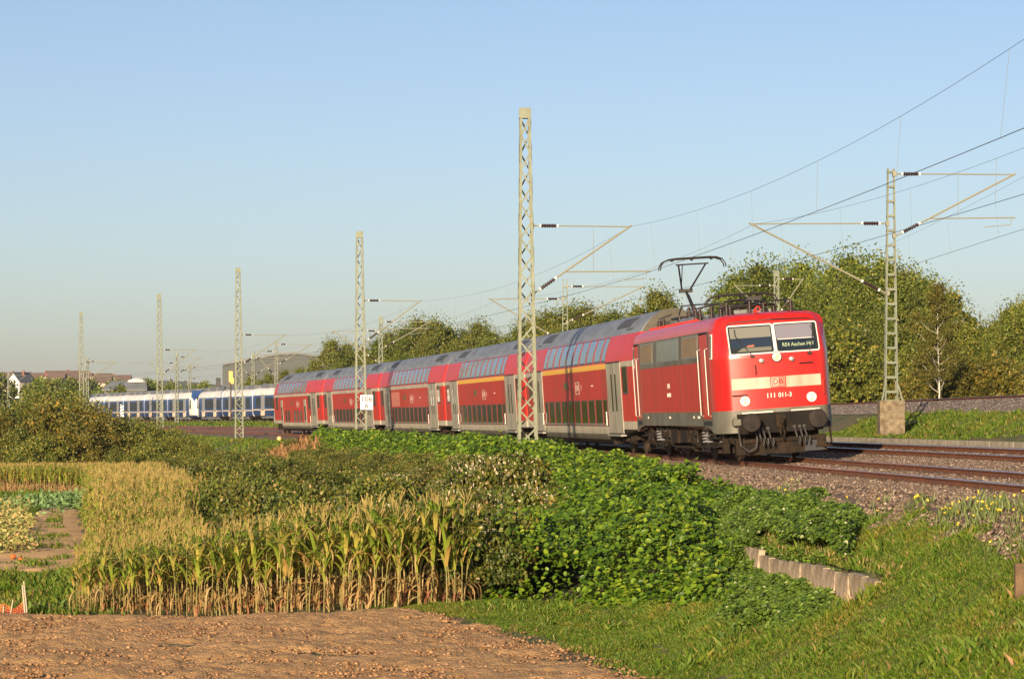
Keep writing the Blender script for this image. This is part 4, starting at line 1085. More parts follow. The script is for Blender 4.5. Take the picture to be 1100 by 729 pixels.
# ================================================================== VEGETATION
def nrm(a): return a/np.maximum(np.linalg.norm(a, axis=-1, keepdims=True), 1e-9)
def leaf_arrays(P, D, N, L, W, fold=.25, shape=((.0, 0), (.22, .42), (.62, .46), (1.0, 0))):
    """P base points, D leaf axis, N leaf normal; 6 vertices, 2 quads folded along the midrib"""
    n = len(P); D = nrm(D); S = nrm(np.cross(D, N)); N = np.cross(S, D); L = np.asarray(L)[:, None]; W = np.asarray(W)[:, None]
    (t1, w1), (t2, w2) = shape[1], shape[2]
    v = [P, P+D*L*t1+S*W*w1+N*W*fold, P+D*L*t2+S*W*w2+N*W*fold, P+D*L, P+D*L*t2-S*W*w2+N*W*fold, P+D*L*t1-S*W*w1+N*W*fold]
    V = np.stack(v, 1).reshape(-1, 3); b = (np.arange(n)*6)[:, None]
    Fc = np.concatenate([b+np.array([0, 1, 2, 3]), b+np.array([0, 3, 4, 5])], 1).reshape(-1, 4)
    return V, Fc
def diamond(P, D, N, L, W):
    n = len(P); D = nrm(D); S = nrm(np.cross(D, N)); L = np.asarray(L)[:, None]; W = np.asarray(W)[:, None]
    V = np.stack([P, P+D*L*.5+S*W*.5, P+D*L, P+D*L*.5-S*W*.5], 1).reshape(-1, 3); return V, np.arange(n*4).reshape(-1, 4)
def rdir(n, rng=RNG):
    v = rng.normal(size=(n, 3)); return nrm(v)

knot_m = mat('knotweed_leaf', (1, 1, 1), .42, col2=(.70, .78, .70), nscale=.9, contrast=(.42, .6), island_col=[(0, (.050, .105, .008)), (.5, (.11, .195, .012)), (.85, (.20, .29, .018)), (1, (.30, .34, .03))], transl=.28, spec=.35)
vine_m = mat('vine_leaf', (.07, .13, .02), .5, island_col=[(0, (.045, .085, .012)), (.6, (.09, .155, .016)), (.97, (.15, .22, .025)), (1, (.5, .48, .3))], transl=.2, spec=.3)
bramble_m = mat('bramble_leaf', (1, 1, 1), .5, col2=(1.7, 1.25, 1.2), nscale=.35, detail=5, contrast=(.42, .62), island_col=[(0, (.028, .044, .008)), (.4, (.068, .100, .014)), (.78, (.120, .150, .022)), (.95, (.18, .15, .035)), (1, (.28, .22, .11))], transl=.25, spec=.3, objrand=.3)
redveg_m = mat('rust_stem', (.20, .10, .035), .7, island_col=[(0, (.12, .09, .02)), (.5, (.24, .12, .04)), (1, (.34, .17, .07))], transl=.2)
grass_m = mat('grass_blade', (1, 1, 1), .55, col2=(1.4, 1.04, 1.2), nscale=.55, detail=6, contrast=(.52, .66), island_col=[(0, (.045, .095, .008)), (.55, (.10, .175, .012)), (.84, (.17, .22, .022)), (.95, (.24, .20, .05)), (1, (.32, .22, .09))], transl=.3, spec=.25)
flower_y = mat('yellow_flower', (.75, .55, .02), .6)
flower_w = mat('white_seedhead', (.42, .34, .22), .8)
bark = mat('bark', (.10, .075, .05), .9, col2=(.05, .04, .03), nscale=8, bump=.5)
stemr = mat('bramble_stem', (.16, .085, .05), .7)

def hvec(x, y): return height(x, y)
def jitter_pts(x0, x1, y0, y1, n): return RNG.uniform(x0, x1, n), RNG.uniform(y0, y1, n)

# --- knotweed thicket: envelope height above the ground
def right_lim(u, y):
    # ground line from (u -5.4, y 48) to (u -2.4, y 60): thicket lies beyond it
    return y-np.interp(u, [-6, -5, -4.28, -3.57, -3.0, -2.5], [48, 50.3, 55.0, 61.0, 61.8, 60.5])-.9*vnoise(u*2, y, .7, 24)
def knot_h(x, y):
    u, s = us_of(x, y)
    lump = 1+.22*vnoise(x, y, .8, 21)+.16*vnoise(x, y, 2.1, 22)+.13*vnoise(x, y, 4.4, 23)-.35*sstep(vnoise(x, y, .95, 77), .35, .7)
    foot = np.interp(y, [48, 50.2, 52, 54.2, 57.4, 59.9, 60.3, 66, 72, 82, 90, 100, 170, 178], [-4.9, -5.1, -5.5, -5.9, -6.7, -7.6, -9.0, -7.9, -6.5, -5.0, -4.9, -5.4, -5.4, -4.6])+.25*vnoise(x, y, 1.3, 25)
    inner = np.interp(y, [46, 60, 170], [-2.6, -2.45, -3.0])
    e1 = sstep(u-foot, 0, .55); e2 = sstep(inner-u, 0, .5); e3 = .18+.82*sstep(right_lim(u, y), 0, 8.0); e3 = np.where(right_lim(u, y) > 0, e3, 0)
    hh = np.interp(u, [-9, -7.5, -5, -3, -2.4], [1.75, 1.65, 1.25, .80, .7])
    hh = hh*np.interp(y, [50, 70, 95, 110, 176, 180], [1, 1, .9, .85, .9, 0])
    return hh*lump*np.minimum(np.minimum(e1, e2), e3), np.minimum(np.minimum(u-foot, inner-u+.3), right_lim(u, y)*.8)
def thicket(name, label, cat, hfun, box, n, L, W, m, droop=.35, edge=1.0, thick=.35, shape=None, toward=(-.35, -.9)):
    x, y = jitter_pts(*box, n); h, e = hfun(x, y); k = h > .06; x, y, h, e = x[k], y[k], h[k], e[k]
    g = height(x, y); n = len(x)
    t = np.where(e < edge, RNG.uniform(0.0, 1, n), 1-thick*RNG.random(n)**1.3)
    z = g+h*t
    d = rdir(n); d[:, 2] = -abs(d[:, 2])*droop-.1; d[:, 0] += toward[0]*.8; d[:, 1] += toward[1]*.8
    N = rdir(n)*.45+np.array([toward[0]*.35, toward[1]*.35, .8])
    l = L*RNG.uniform(.65, 1.25, n); kw = {} if shape is None else {'shape': shape}
    V, Fc = leaf_arrays(np.stack([x, y, z], -1), d, N, l, l*W, **kw)
    o = fastmesh(name, V, Fc, m, smooth=False); tag(o, label, cat, kind='stuff'); return o
thicket('knotweed_thicket', 'dense bright green broad-leaved thicket covering the bank below the locomotive', 'thicket', knot_h, (-14, 8.5, 46, 92), 400000, .135, .78, knot_m)
thicket('knotweed_strip', 'low bright green leafy strip along the foot of the red coaches', 'thicket', knot_h, (-14, 4, 92, 182), 260000, .17, .85, knot_m)
# soft stems under the canopy are hidden; vines creep over the bank right of the thicket
def vine_h(x, y):
    u, s = us_of(x, y)
    lim = right_lim(u, y)
    e = np.minimum(np.minimum(-lim+2.8, (y-(43.8+np.maximum(u+4.6, 0)*3.4))*1.0), np.minimum(u+5.6, -2.45-u))
    e = e+.35*vnoise(x, y, 1.2, 31)
    # lower tongue in front of the slabs
    return (.34+.2*vnoise(x, y, 1.1, 32))*sstep(e, 0, .5)*np.where((u > -4.0) & (u < -3.5) & (y < 54), 1.4, 1)*np.where((u < -4.0) & (y < 53), .55, 1), e
thicket('creeping_vines', 'dark green small-leaved creepers over the bank between thicket and grass', 'creepers', vine_h, (2, 9, 42, 66), 170000, .075, .9, vine_m, edge=.2)

def scrub_h(x, y):
    u, s = us_of(x, y); ft = np.interp(y, [60, 66, 72, 82, 90, 100, 178], [-8.7, -7.6, -6.4, -4.8, -4.5, -4.5, -4.2]); uo = np.interp(y, [60, 62, 65, 68, 90, 180], [-9.2, -10, -12.5, -15, -15.5, -13.5])
    e = np.minimum(np.minimum(u-uo, ft-u), y-61)
    return (.26+.2*vnoise(x, y, .8, 33)+.12*vnoise(x, y, 2.4, 34))*sstep(e, 0, .5), e
thicket('bank_scrub', 'low olive scrub filling the bank between the bramble bushes', 'scrub', scrub_h, (-28, 4, 61, 175), 420000, .10, .8, bramble_m, edge=.3)
# --- bushes: leaf clouds with stems, shared by copies
def bush_proto(name, r, h, nleaf, L, m, seed, lumps=9, wood=bark, W=.75, extra=None, shell=.35):
    rng = np.random.default_rng(seed); P = []; Nn = []
    per = nleaf//lumps
    cs = []
    for i in range(lumps):
        a = rng.uniform(0, 2*pi); rr = r*rng.uniform(.1, .75); zc = h*rng.uniform(.35, .78); br = r*rng.uniform(.32, .55)
        c = np.array([rr*cos(a), rr*sin(a), zc]); cs.append((c, br)); d = rdir(per, rng); d[:, 2] = np.where(d[:, 2] < -.3, -d[:, 2], d[:, 2])
        rad = br*(1-shell*rng.random(per)**1.5)*(1+.25*np.sin(d[:, 0]*5+i)*np.cos(d[:, 1]*6)); p = c+d*rad[:, None]*np.array([1, 1, h/r*.48]); k = p[:, 2] > .02
        P.append(p[k]); Nn.append(d[k])
    P = np.concatenate(P); Nn = np.concatenate(Nn); n = len(P)
    sp = rng.integers(0, n, n//12)   # loose sprays break the outline
    P[sp] += Nn[sp]*rng.uniform(.02, .28, (len(sp), 1))*r*.5
    D = rdir(n, rng)+Nn*.4; D[:, 2] -= .2; l = L*rng.uniform(.6, 1.3, n)
    V, Fc = diamond(P, D, nrm(Nn+rdir(n, rng)*.7), l, l*W)
    st = MB()
    for c, br in cs:
        a = Vector((c[0]*.15, c[1]*.15, -.1)); st.tube([a, Vector((c[0]*.5, c[1]*.5, c[2]*.6)), Vector(tuple(c))], [.05, .03, .012], 5)
    root = st.build(name, wood, fix=False)
    lf = fastmesh('foliage', V, Fc, m, parent=root)
    if extra is not None:
        q = rng.integers(0, n, extra[1]); q = q[Nn[q][:, 2] > -.1]; k = len(q)
        V, Fc = diamond(P[q]+Nn[q]*.05, rdir(k, rng)+np.array([0, 0, .8]), Nn[q]+rdir(k, rng)*.4, extra[2]*rng.uniform(.6, 1.3, k), extra[2]*.55*np.ones(k))
        fastmesh(extra[3], V, Fc, extra[0], parent=root)
    root['_fresh'] = 1
    return root
def place(proto, x, y, label, cat, group, sc=1.0, z=None, sz=None):
    zz = ground(x, y)-.08 if z is None else z; scv = (sc, sc, sc*(sz or 1)); rz = random.uniform(0, 6.28)
    if proto.get('_fresh'):
        del proto['_fresh']; kids_now = CH.setdefault(proto.name, [(c, kids(c)) for c in kids(proto)])
        proto.location = (x, y, zz); proto.rotation_euler = (0, 0, rz); proto.scale = scv; o = proto
    else:
        o = copy_tree(proto, (x, y, zz), rz, scale=scv)
    return tag(o, label, cat, group)
bb_ = [bush_proto('bramble_bush', 1.5, 1.5, 10000, .115, bramble_m, 100+i, 13, stemr, shell=.5) for i in range(3)]
bw_ = [bush_proto('seeding_bush', 1.5, 1.7, 10000, .115, bramble_m, 110+i, 10, stemr, extra=(flower_w, 1000, .10, 'seed_heads')) for i in range(2)]
# bank between corn and track, in front of the red coaches
spots = []
for d in np.arange(62.5, 178, 2.6):
    for q in range(5):
        uo = np.interp(d, [62, 65, 68, 90, 130, 180], [-9.6, -12.5, -15.2, -15.5, -14.5, -13]); ui = np.interp(d, [62, 66, 72, 82, 90, 100, 180], [-8.6, -7.6, -6.2, -4.9, -5.0, -5.6, -6])
        u = uo+(ui-uo)*(q+random.uniform(.1, .9))/5; s = s_at_y(d); p = T1(s, u); spots.append((p.x+random.uniform(-.4, .4), p.y+random.uniform(-.8, .8), u, d))
random.shuffle(spots)
for x, y, u, d in spots:
    pxx = 550+F*x/y
    if pxx < 150: continue
    w = (400 < pxx < 610 and y < 108 and random.random() < .6)
    pr = random.choice(bw_ if w else bb_); sc = random.uniform(.55, 1.0)*np.interp(u, [-14, -9, -7, -4.5], [1.1, .95, .6, .45])*np.interp(y, [60, 66, 75, 180], [1.15, 1.1, 1.0, .95])
    if pxx > 600: continue
    place(pr, x, y, 'low bush with pale seed heads on the bank above the corn' if w else 'low olive green bramble bush among many on the bank below the coaches', 'bush', 'pale seeding bushes' if w else 'bramble bushes on the bank', sc, sz=random.uniform(.7, 1.35))
for i in range(24):
    d = 61.5+i*1.05; u = np.interp(d, [60, 66, 72, 82, 90], [-9.3, -8.0, -6.9, -5.6, -5.4])+random.uniform(-1.4, .15); p = T1(s_at_y(d), u)
    place(random.choice(bw_+bb_), p.x, p.y, 'taller loose bush with seed heads where the bramble bank meets the bright green thicket', 'bush', 'taller bushes beside the thicket', random.uniform(.75, 1.05), sz=random.uniform(1.05, 1.4))
# reddish dry herbs
def herb(name, label, pts, n, hgt, m, spread, wid=.012):
    x = []; y = []
    for cx, cy, rx, ry in pts:
        k = n//len(pts); x.append(cx+RNG.normal(size=k)*rx); y.append(cy+RNG.normal(size=k)*ry)
    x = np.concatenate(x); y = np.concatenate(y); g = height(x, y); P = np.stack([x, y, g], -1); n = len(x)
    P[:, 2] += RNG.uniform(0, hgt*.6, n)
    D = rdir(n)*.5; D[:, 2] = 1; V, Fc = diamond(P, D, rdir(n), hgt*RNG.uniform(.2, .6, n), wid*RNG.uniform(1.5, 5, n)); o = fastmesh(name, V, Fc, m); return tag(o, label, None, kind='stuff')
xy = [hit(270, 500, 60, 300, .6), hit(250, 515, 60, 300, .6), hit(300, 490, 60, 300, .5)]
herb('dry_herbs', 'rust coloured dry herbs on the bank between the bushes', [(a, b, 1.3, 4.0) for a, b, c in xy], 5000, .9, redveg_m, 1, .03)

# --- trees
def tree_proto(name, h, r, nleaf, L, m, seed, lumps=26, trunk_h=.25, base=.0, wood=bark, tr=.16, top=.85, W=.7, lean=0, crown_z=.55, squash=1.0, limbs=True):
    rng = np.random.default_rng(seed); P = []; Nn = []; per = nleaf//lumps; cs = []
    for i in range(lumps):
        t = (i+.5)/lumps; zc = h*(trunk_h+(.97-trunk_h)*t); prof = math.sin(pi*min(1, (t*.86+.14)))**.6
        a = i*2.4+rng.uniform(-.5, .5); rr = r*prof*rng.uniform(.25, 1.0)*(1 if t < .9 else .4); br = r*rng.uniform(.15, .33)*(1-.3*t)
        c = np.array([rr*cos(a), rr*sin(a), zc]); cs.append((c, br, t)); d = rdir(per, rng)
        rad = br*(1-.55*rng.random(per)**1.2)*(1+.3*np.sin(d[:, 0]*4+i)*np.cos(d[:, 2]*5+i)); P.append(c+d*rad[:, None]*np.array([1, 1, .85*squash])); Nn.append(d)
    P = np.concatenate(P); Nn = np.concatenate(Nn); n = len(P)
    sp = rng.integers(0, n, n//4); P[sp] += (Nn[sp]+np.array([0, 0, .6]))*rng.uniform(.05, 1.0, (len(sp), 1))*r*.25
    D = rdir(n, rng); D[:, 2] -= .3; l = L*rng.uniform(.6, 1.35, n)
    V, Fc = diamond(P, D, nrm(Nn*.8+rdir(n, rng)), l, l*W)
    root = empty(name); tk = MB()
    pts = [Vector((.03*h*lean*t*t+.12*math.sin(t*5+seed), .1*math.cos(t*4+seed), h*t)) for t in np.linspace(0, top, 8)]
    tk.tube([Vector((0, 0, -.3))]+pts[1:], [tr*1.3]+[tr*(1-.8*t) for t in np.linspace(0, 1, 8)][1:], 8)
    tk.build('trunk', wood, root, smooth=60, fix=False)
    if limbs:
        lb = MB()
        for c, br, t in cs[::1]:
            z0 = max(h*.12, c[2]-.55*math.hypot(c[0], c[1])-.5); a = Vector((0, 0, z0)); b = Vector(tuple(c)); mid = (a+b)/2+Vector((0, 0, -.1*r)); w = tr*.42*(1-.6*t)
            lb.tube([a, mid, b], [w, w*.7, w*.25], 5)
        lb.build('limbs', wood, root, fix=False)
    fastmesh('crown', V, Fc, m, parent=root)
    root['_fresh'] = 1
    return root
def leafmat(name, cols, tr=.25): return mat(name, cols[1], .5, island_col=[(0, cols[0]), (.5, cols[1]), (.9, cols[2]), (1, cols[3])], transl=tr, objrand=.22, spec=.3)
tree_g = leafmat('green_tree_leaf', [(.042, .066, .010), (.105, .145, .020), (.19, .21, .030), (.28, .25, .04)])
tree_y = leafmat('yellowing_leaf', [(.05, .070, .012), (.12, .145, .02), (.21, .205, .03), (.32, .24, .04)])
tree_o = leafmat('autumn_leaf', [(.055, .060, .012), (.125, .120, .018), (.20, .16, .022), (.32, .18, .025)])
birch_m = leafmat('birch_leaf', [(.055, .065, .014), (.13, .13, .022), (.22, .19, .03), (.30, .22, .04)])
birchb = mat('birch_bark', (.50, .46, .38), .7, col2=(.12, .10, .08), nscale=5, stretch=(1, 1, 3), contrast=(.55, .7))
tg = [tree_proto('broadleaf_tree', 11, 3.6, 34000, .19, tree_g, 201+i, 46, .14) for i in range(3)]
ty = [tree_proto('yellowing_tree', 9, 3.0, 26000, .17, tree_y, 211+i, 40, .12) for i in range(2)]
to = [tree_proto('autumn_shrub', 4.4, 2.8, 20000, .20, tree_o, 221+i, 20, .05, tr=.07) for i in range(2)]
tsh = [tree_proto('olive_shrub', 4.0, 2.8, 20000, .18, tree_y, 231+i, 20, .05, tr=.07) for i in range(2)]
tb = tree_proto('birch_tree', 11, 2.3, 24000, .13, birch_m, 241, 40, .22, wood=birchb, tr=.085, top=.9)
tf = [tree_proto('distant_tree', 10, 5.0, 7000, .8, tree_g, 251, 16, .05, limbs=False), tree_proto('distant_tree', 9, 4.6, 7000, .8, tree_y, 252, 16, .05, limbs=False)]
lab_r = 'tall green tree in the wood behind the higher track, right of the pantograph'
# right-hand wood: px, depth, top y, kind
wood = [(792, 212, 296, 0), (815, 205, 286, 0), (835, 215, 290, 0), (862, 200, 284, 0), (850, 188, 300, 0), (893, 190, 290, 0), (880, 175, 310, 0), (912, 180, 276, 0), (930, 170, 288, 0), (922, 160, 312, 0), (948, 176, 281, 0), (965, 165, 300, 0),
        (975, 172, 292, 1), (992, 170, 300, 0), (1020, 165, 315, 1), (905, 165, 330, 0), (945, 155, 335, 0), (872, 172, 340, 0), (985, 158, 335, 1), (1032, 160, 350, 1), (1052, 175, 352, 1), (1070, 180, 346, 0), (1085, 165, 332, 1), (1100, 160, 325, 1), (1115, 150, 318, 0), (778, 222, 312, 0), (1062, 160, 362, 0), (1092, 150, 345, 1), (1008, 185, 330, 0), (1045, 190, 358, 0)]
for i, (xp, d, yt, k) in enumerate(wood):
    X0 = px(xp, d); g = ground(X0, d); H = pz(yt, d)-g; pr = random.choice(tg if k == 0 else ty); h0 = 11 if k == 0 else 9
    place(pr, X0, d, lab_r if xp < 990 else 'yellowing tree behind the higher track at the right edge of the photo', 'tree', 'green trees in the wood behind the locomotive' if xp < 990 else 'yellowing trees at the right edge', H/h0)
X0 = px(1008, 124); o = place(tb, X0, 124, 'birch with a white trunk in front of the wood, right of the block-mounted mast', 'birch tree', None, (pz(302, 124)-ground(X0, 124))/11)
for i in range(16):
    xp = 995+i*8+random.uniform(-4, 4); d = random.uniform(126, 138); X0 = px(xp, d)
    place(random.choice(to), X0, d, 'rust brown undergrowth shrub behind the rails at the foot of the right-hand wood', 'shrub', 'autumn shrubs behind the higher track', random.uniform(.5, .72))
for i in range(9):
    xp = 895+i*12+random.uniform(-4, 4); d = random.uniform(140, 155); X0 = px(xp, d)
    place(random.choice(tsh), X0, d, 'olive shrub at the foot of the green wood behind the rails', 'shrub', 'olive shrubs under the wood', random.uniform(.7, 1.0))
# trees behind the train
for xp, d, yt, k in [(705, 262, 314, 1), (716, 268, 324, 1), (590, 268, 336, 1), (612, 272, 330, 0), (628, 266, 331, 1), (645, 275, 338, 1), (660, 272, 335, 0), (575, 290, 342, 1), (560, 280, 350, 0), (600, 262, 352, 1), (640, 262, 352, 1),
                     (515, 300, 348, 1), (500, 310, 356, 0), (482, 305, 352, 1), (468, 300, 346, 1), (450, 315, 344, 1), (438, 300, 352, 0), (530, 295, 358, 0), (420, 320, 358, 1), (405, 310, 366, 0), (372, 330, 370, 1), (356, 320, 366, 1), (388, 325, 374, 1), (340, 345, 388, 1), (545, 300, 366, 1), (490, 295, 368, 1), (455, 290, 368, 1), (425, 300, 374, 0),
                     (322, 355, 396, 1), (306, 365, 398, 1), (288, 380, 402, 1), (270, 400, 404, 1), (395, 300, 384, 1), (365, 310, 386, 0)]:
    X0 = px(xp, d); g = ground(X0, d); H = pz(yt, d)-g; pr = random.choice(tg if k == 0 else ty)
    place(pr, X0, d, 'yellow green tree showing above the roofs of the red coaches', 'tree', 'trees behind the red coaches', H/(11 if k == 0 else 9))
# left-hand bushes behind the corn
for xp, d, yt, k in [(8, 186, 440, 1), (30, 190, 434, 1), (52, 182, 440, 0), (72, 194, 436, 1), (88, 186, 444, 0), (18, 176, 462, 1), (45, 172, 468, 1), (75, 174, 464, 0), (98, 178, 452, 0), (60, 200, 426, 2), (40, 206, 424, 2), (80, 204, 428, 2), (14, 204, 444, 2), (104, 190, 446, 0), (-8, 180, 450, 0), (118, 182, 470, 2),
                     (118, 196, 456, 2), (134, 190, 452, 2), (150, 198, 452, 1), (168, 190, 456, 2), (186, 196, 460, 2), (204, 188, 470, 2), (142, 180, 466, 2), (162, 176, 474, 1), (184, 178, 470, 2), (202, 172, 480, 2), (222, 184, 476, 2), (215, 172, 488, 1), (238, 176, 488, 2), (126, 172, 482, 2), (228, 160, 492, 2), (205, 160, 496, 2), (170, 166, 488, 2)]:
    X0 = px(xp, d); g = ground(X0, d); H = pz(yt, d)-g; pr = random.choice(to if k == 0 else tsh)
    place(pr, X0, d, 'tall olive and orange bush at the left behind the back of the corn field' if xp < 112 else 'rounded olive bush between the corn field and the left part of the railway', 'bush', 'bushes at the left edge' if xp < 112 else 'bushes left of the curve', max(.35, H/4.3), sz=1.0)
# far belt of trees on the rising ground
random.seed(21)
for i in range(150):
    xp = random.uniform(-60, 420); d = random.uniform(520, 1150); X0 = px(xp, d); g = ground(X0, d)
    top = np.interp(xp, [-60, 0, 22, 36, 60, 110, 170, 240, 420], [398, 400, 403, 407, 408, 409, 412, 414, 412])+random.uniform(-2, 7)
    if 8 < xp < 36 and d < 1010: continue
    H = pz(top, d)-g
    if H < 3: continue
    place(random.choice(tf), X0, d, 'distant tree in the belt below the village', 'tree', 'distant trees on the rising ground', min(1.6, H/10))
for i in range(70):
    xp = random.uniform(380, 1300); d = random.uniform(420, 900); X0 = px(xp, d); g = ground(X0, d)
    place(random.choice(tf), X0, d, 'distant tree far behind the railway', 'tree', 'distant trees behind the railway', random.uniform(.7, 1.0))

# --- grass
PC = np.array([hit(-12, 612, 50, 200)[:2]+(1.0,), hit(22, 609, 50, 200)[:2]+(1.5,), hit(50, 594, 50, 200)[:2]+(1.6,), hit(54, 577, 50, 200)[:2]+(1.35,), hit(57, 561, 50, 200)[:2]+(1.1,), hit(62, 549, 50, 200)[:2]+(.9,), hit(66, 540, 50, 250)[:2]+(.5,)])
PCs = spline(PC, 10)
def off_path(x, y):
    d = np.full(len(x), 1e9)
    for a in PCs: d = np.minimum(d, np.hypot(x-a[0], (y-a[1])*.55)-a[2])
    return (d > .1*vnoise(x, y, 1.5, 97)-.0) | ((d < -.75) & (vnoise(x, y, 1.1, 98) > .35))
def grass(name, label, cond, box, n, h, w, m=grass_m):
    x, y = jitter_pts(*box, n); k = cond(x, y); x, y = x[k], y[k]; n = len(x); g = height(x, y)
    cl = .6+.8*np.clip(.5+.9*vnoise(x, y, 1.4, 41)+.5*vnoise(x, y, 4.5, 42), 0, 1.4)
    H = h*cl*RNG.uniform(.5, 1.3, n); D = rdir(n)*.55; D[:, 2] = 1; D = nrm(D); S = nrm(np.cross(D, rdir(n)))*(w*RNG.uniform(.6, 1.4, n))[:, None]
    P = np.stack([x, y, g-.01], -1); bend = rdir(n)*.25; bend[:, 2] = -.15
    V = np.stack([P-S, P+S, P+D*H[:, None]*.55+S*.7, P+D*H[:, None]+bend*H[:, None]], 1).reshape(-1, 3)
    o = fastmesh(name, V, np.arange(n*4).reshape(-1, 4), m); return tag(o, label, kind='stuff')
def dirt_edge(y): return np.interp(y, [30, 42.9, 49.9, 53.5, 56.8, 57.9, 60], [4.6, 2.0, .83, -.35, -1.9, -2.6, -60])   # x of the tilled field's right edge
def g_right(x, y):
    u, s = us_of(x, y); e = x-dirt_edge(y)+.35*vnoise(x, y, 1.1, 51)+.2*vnoise(x, y, 3, 52)
    dens = RNG.random(len(x)) < sstep(e, -.1, .9)
    kh, _ = knot_h(x, y)
    return dens & (u < -2.6+.25*vnoise(x, y, 1, 53)+.15*vnoise(x, y, 3, 54)) & (kh < .1)
grass('grass', 'short green grass on the bank and headland below the tracks', g_right, (-3, 13, 29, 62), 1700000, .085, .0045)
grass('long_grass', 'taller seeding grass blades among the short grass of the bank', lambda x, y: g_right(x, y) & (vnoise(x, y, .8, 95)+.5*vnoise(x, y, 3, 96) > .25), (-3, 13, 31, 62), 60000, .19, .003)
grass('grass_patch', 'tufted grass on the slope behind the concrete kerb wall', lambda x, y: (us_of(x, y)[0] > 7.9) & (up_dist(x, y)[0] > 2.35), (9, 26, 40, 112), 380000, .13, .012)
grass('grass_verge', 'green grass verge beside the curve left of the red train', lambda x, y: (us_of(x, y)[0] < -2.7) & (us_of(x, y)[0] > -16), (-45, -4, 150, 290), 200000, .20, .03)
grass('grass_strip', 'grassy strip between the main tracks and the higher line at the left', lambda x, y: (us_of(x, y)[0] > 7.0) & (up_dist(x, y)[0] > 3.2) & (up_dist(x, y)[0] < 16), (-60, 6, 190, 350), 160000, .35, .05)
grass('meadow_grass', 'green grass left of the sandy path beside the corn', lambda x, y: (x < -8) & off_path(x, y), (-32, -8, 57.3, 150), 260000, .18, .014)

xs2 = []
for s in np.arange(s_at_y(42.4, -4.2), s_at_y(54.5, -4.2), .5):
    p = T1(s, -4.08); xs2.append((p.x, p.y, .12, .25))
herb('dry_fringe', 'dry straw coloured grass hanging over the top of the concrete slabs', xs2, 1500, .22, mat_once('straw', (.22, .15, .055), .8, island=.4), 1, .006)
# yellow flowers at the ballast edge
pts = []
for xp, yp, n_, r in ((1052, 540, 26, .35), (1060, 545, 20, .3), (1095, 547, 14, .3), (993, 537, 8, .25), (905, 543, 8, .25), (860, 530, 9, .3), (842, 527, 8, .3), (1030, 545, 8, .4), (1085, 575, 8, .5), (945, 548, 5, .3)):
    a, b, c = hit(xp, yp, 30, 90, .12)
    for i in range(n_//2): pts.append((a+random.gauss(0, r*.6), b+random.gauss(0, r*2), .14+random.uniform(-.05, .12)))
P = np.array([(a, b, ground(a, b)+c) for a, b, c in pts]); n = len(P)
V, Fc = diamond(np.repeat(P, 4, 0), rdir(n*4), rdir(n*4)+np.array([0, -.8, .6]), np.full(n*4, .034), np.full(n*4, .03)); tag(fastmesh('yellow_wildflowers', V, Fc, flower_y), 'small yellow wildflowers at the edge of the ballast', kind='stuff')
gg = []
for a, b, c in pts:
    for q in range(22): gg.append((a+random.gauss(0, .12), b+random.gauss(0, .25)))
gg = np.array(gg); g = height(gg[:, 0], gg[:, 1]); n = len(gg); D = rdir(n)*.5; D[:, 2] = 1
V, Fc = diamond(np.stack([gg[:, 0], gg[:, 1], g], -1), D, rdir(n), RNG.uniform(.1, .28, n), np.full(n, .022)); tag(fastmesh('weeds', V, Fc, mat_once('weed_leaf', (.10, .13, .03), .6, island=.4)), 'grey green weeds growing in the ballast', kind='stuff')
# ballast stones
def stones(name, label, box, cond, n, r0, r1, m):
    x, y = jitter_pts(*box, n); k = cond(x, y); x, y = x[k], y[k]; n = len(x); g = height(x, y)+.015; r = RNG.uniform(r0, r1, n)
    base = np.array([(1, 0, 0), (-1, 0, 0), (0, 1, 0), (0, -1, 0), (0, 0, .8), (0, 0, -.6)], float); Fb = np.array([(0, 2, 4), (2, 1, 4), (1, 3, 4), (3, 0, 4), (2, 0, 5), (1, 2, 5), (3, 1, 5), (0, 3, 5)])
    a = RNG.uniform(0, 2*pi, n); tl = RNG.normal(size=(n, 2))*.35; V = base[None]*(RNG.uniform(.6, 1.2, (n, 6, 1)))*r[:, None, None]
    ca, sa = np.cos(a)[:, None], np.sin(a)[:, None]; vx = V[..., 0]*ca-V[..., 1]*sa; vy = V[..., 0]*sa+V[..., 1]*ca; vz = V[..., 2]+vx*tl[:, :1]+vy*tl[:, 1:]
    V = np.stack([vx+x[:, None], vy+y[:, None], vz+g[:, None]], -1).reshape(-1, 3); Fc = (np.arange(n)*6)[:, None, None]+Fb[None]
    return tag(fastmesh(name, V, Fc.reshape(-1, 3), m), label, kind='stuff')
stone_m = mat('ballast_stone', (.2, .14, .1), .9, island_col=[(0, (.07, .045, .03)), (.5, (.16, .105, .07)), (.85, (.24, .17, .12)), (1, (.38, .30, .23))])
stone_g = mat('grey_stone', (.2, .17, .14), .9, island_col=[(0, (.07, .055, .05)), (.5, (.15, .12, .10)), (.9, (.24, .20, .17)), (1, (.34, .30, .27))])
def c_st(x, y):
    u, s = us_of(x, y); return (u > -2.95-.35*vnoise(x, y, 1, 71)) & (u < 7.3) & (x/y < .34) & (x/y > .05)
stones('ballast_stones', 'coarse reddish ballast stones around the near tracks', (3, 18, 34, 92), c_st, 170000, .025, .055, stone_m)
stones('grey_ballast_stones', 'coarse grey stones of the higher ballast bank', (13, 21, 76, 150), lambda x, y: (up_dist(x, y)[0] < 2.4), 70000, .03, .06, stone_g)
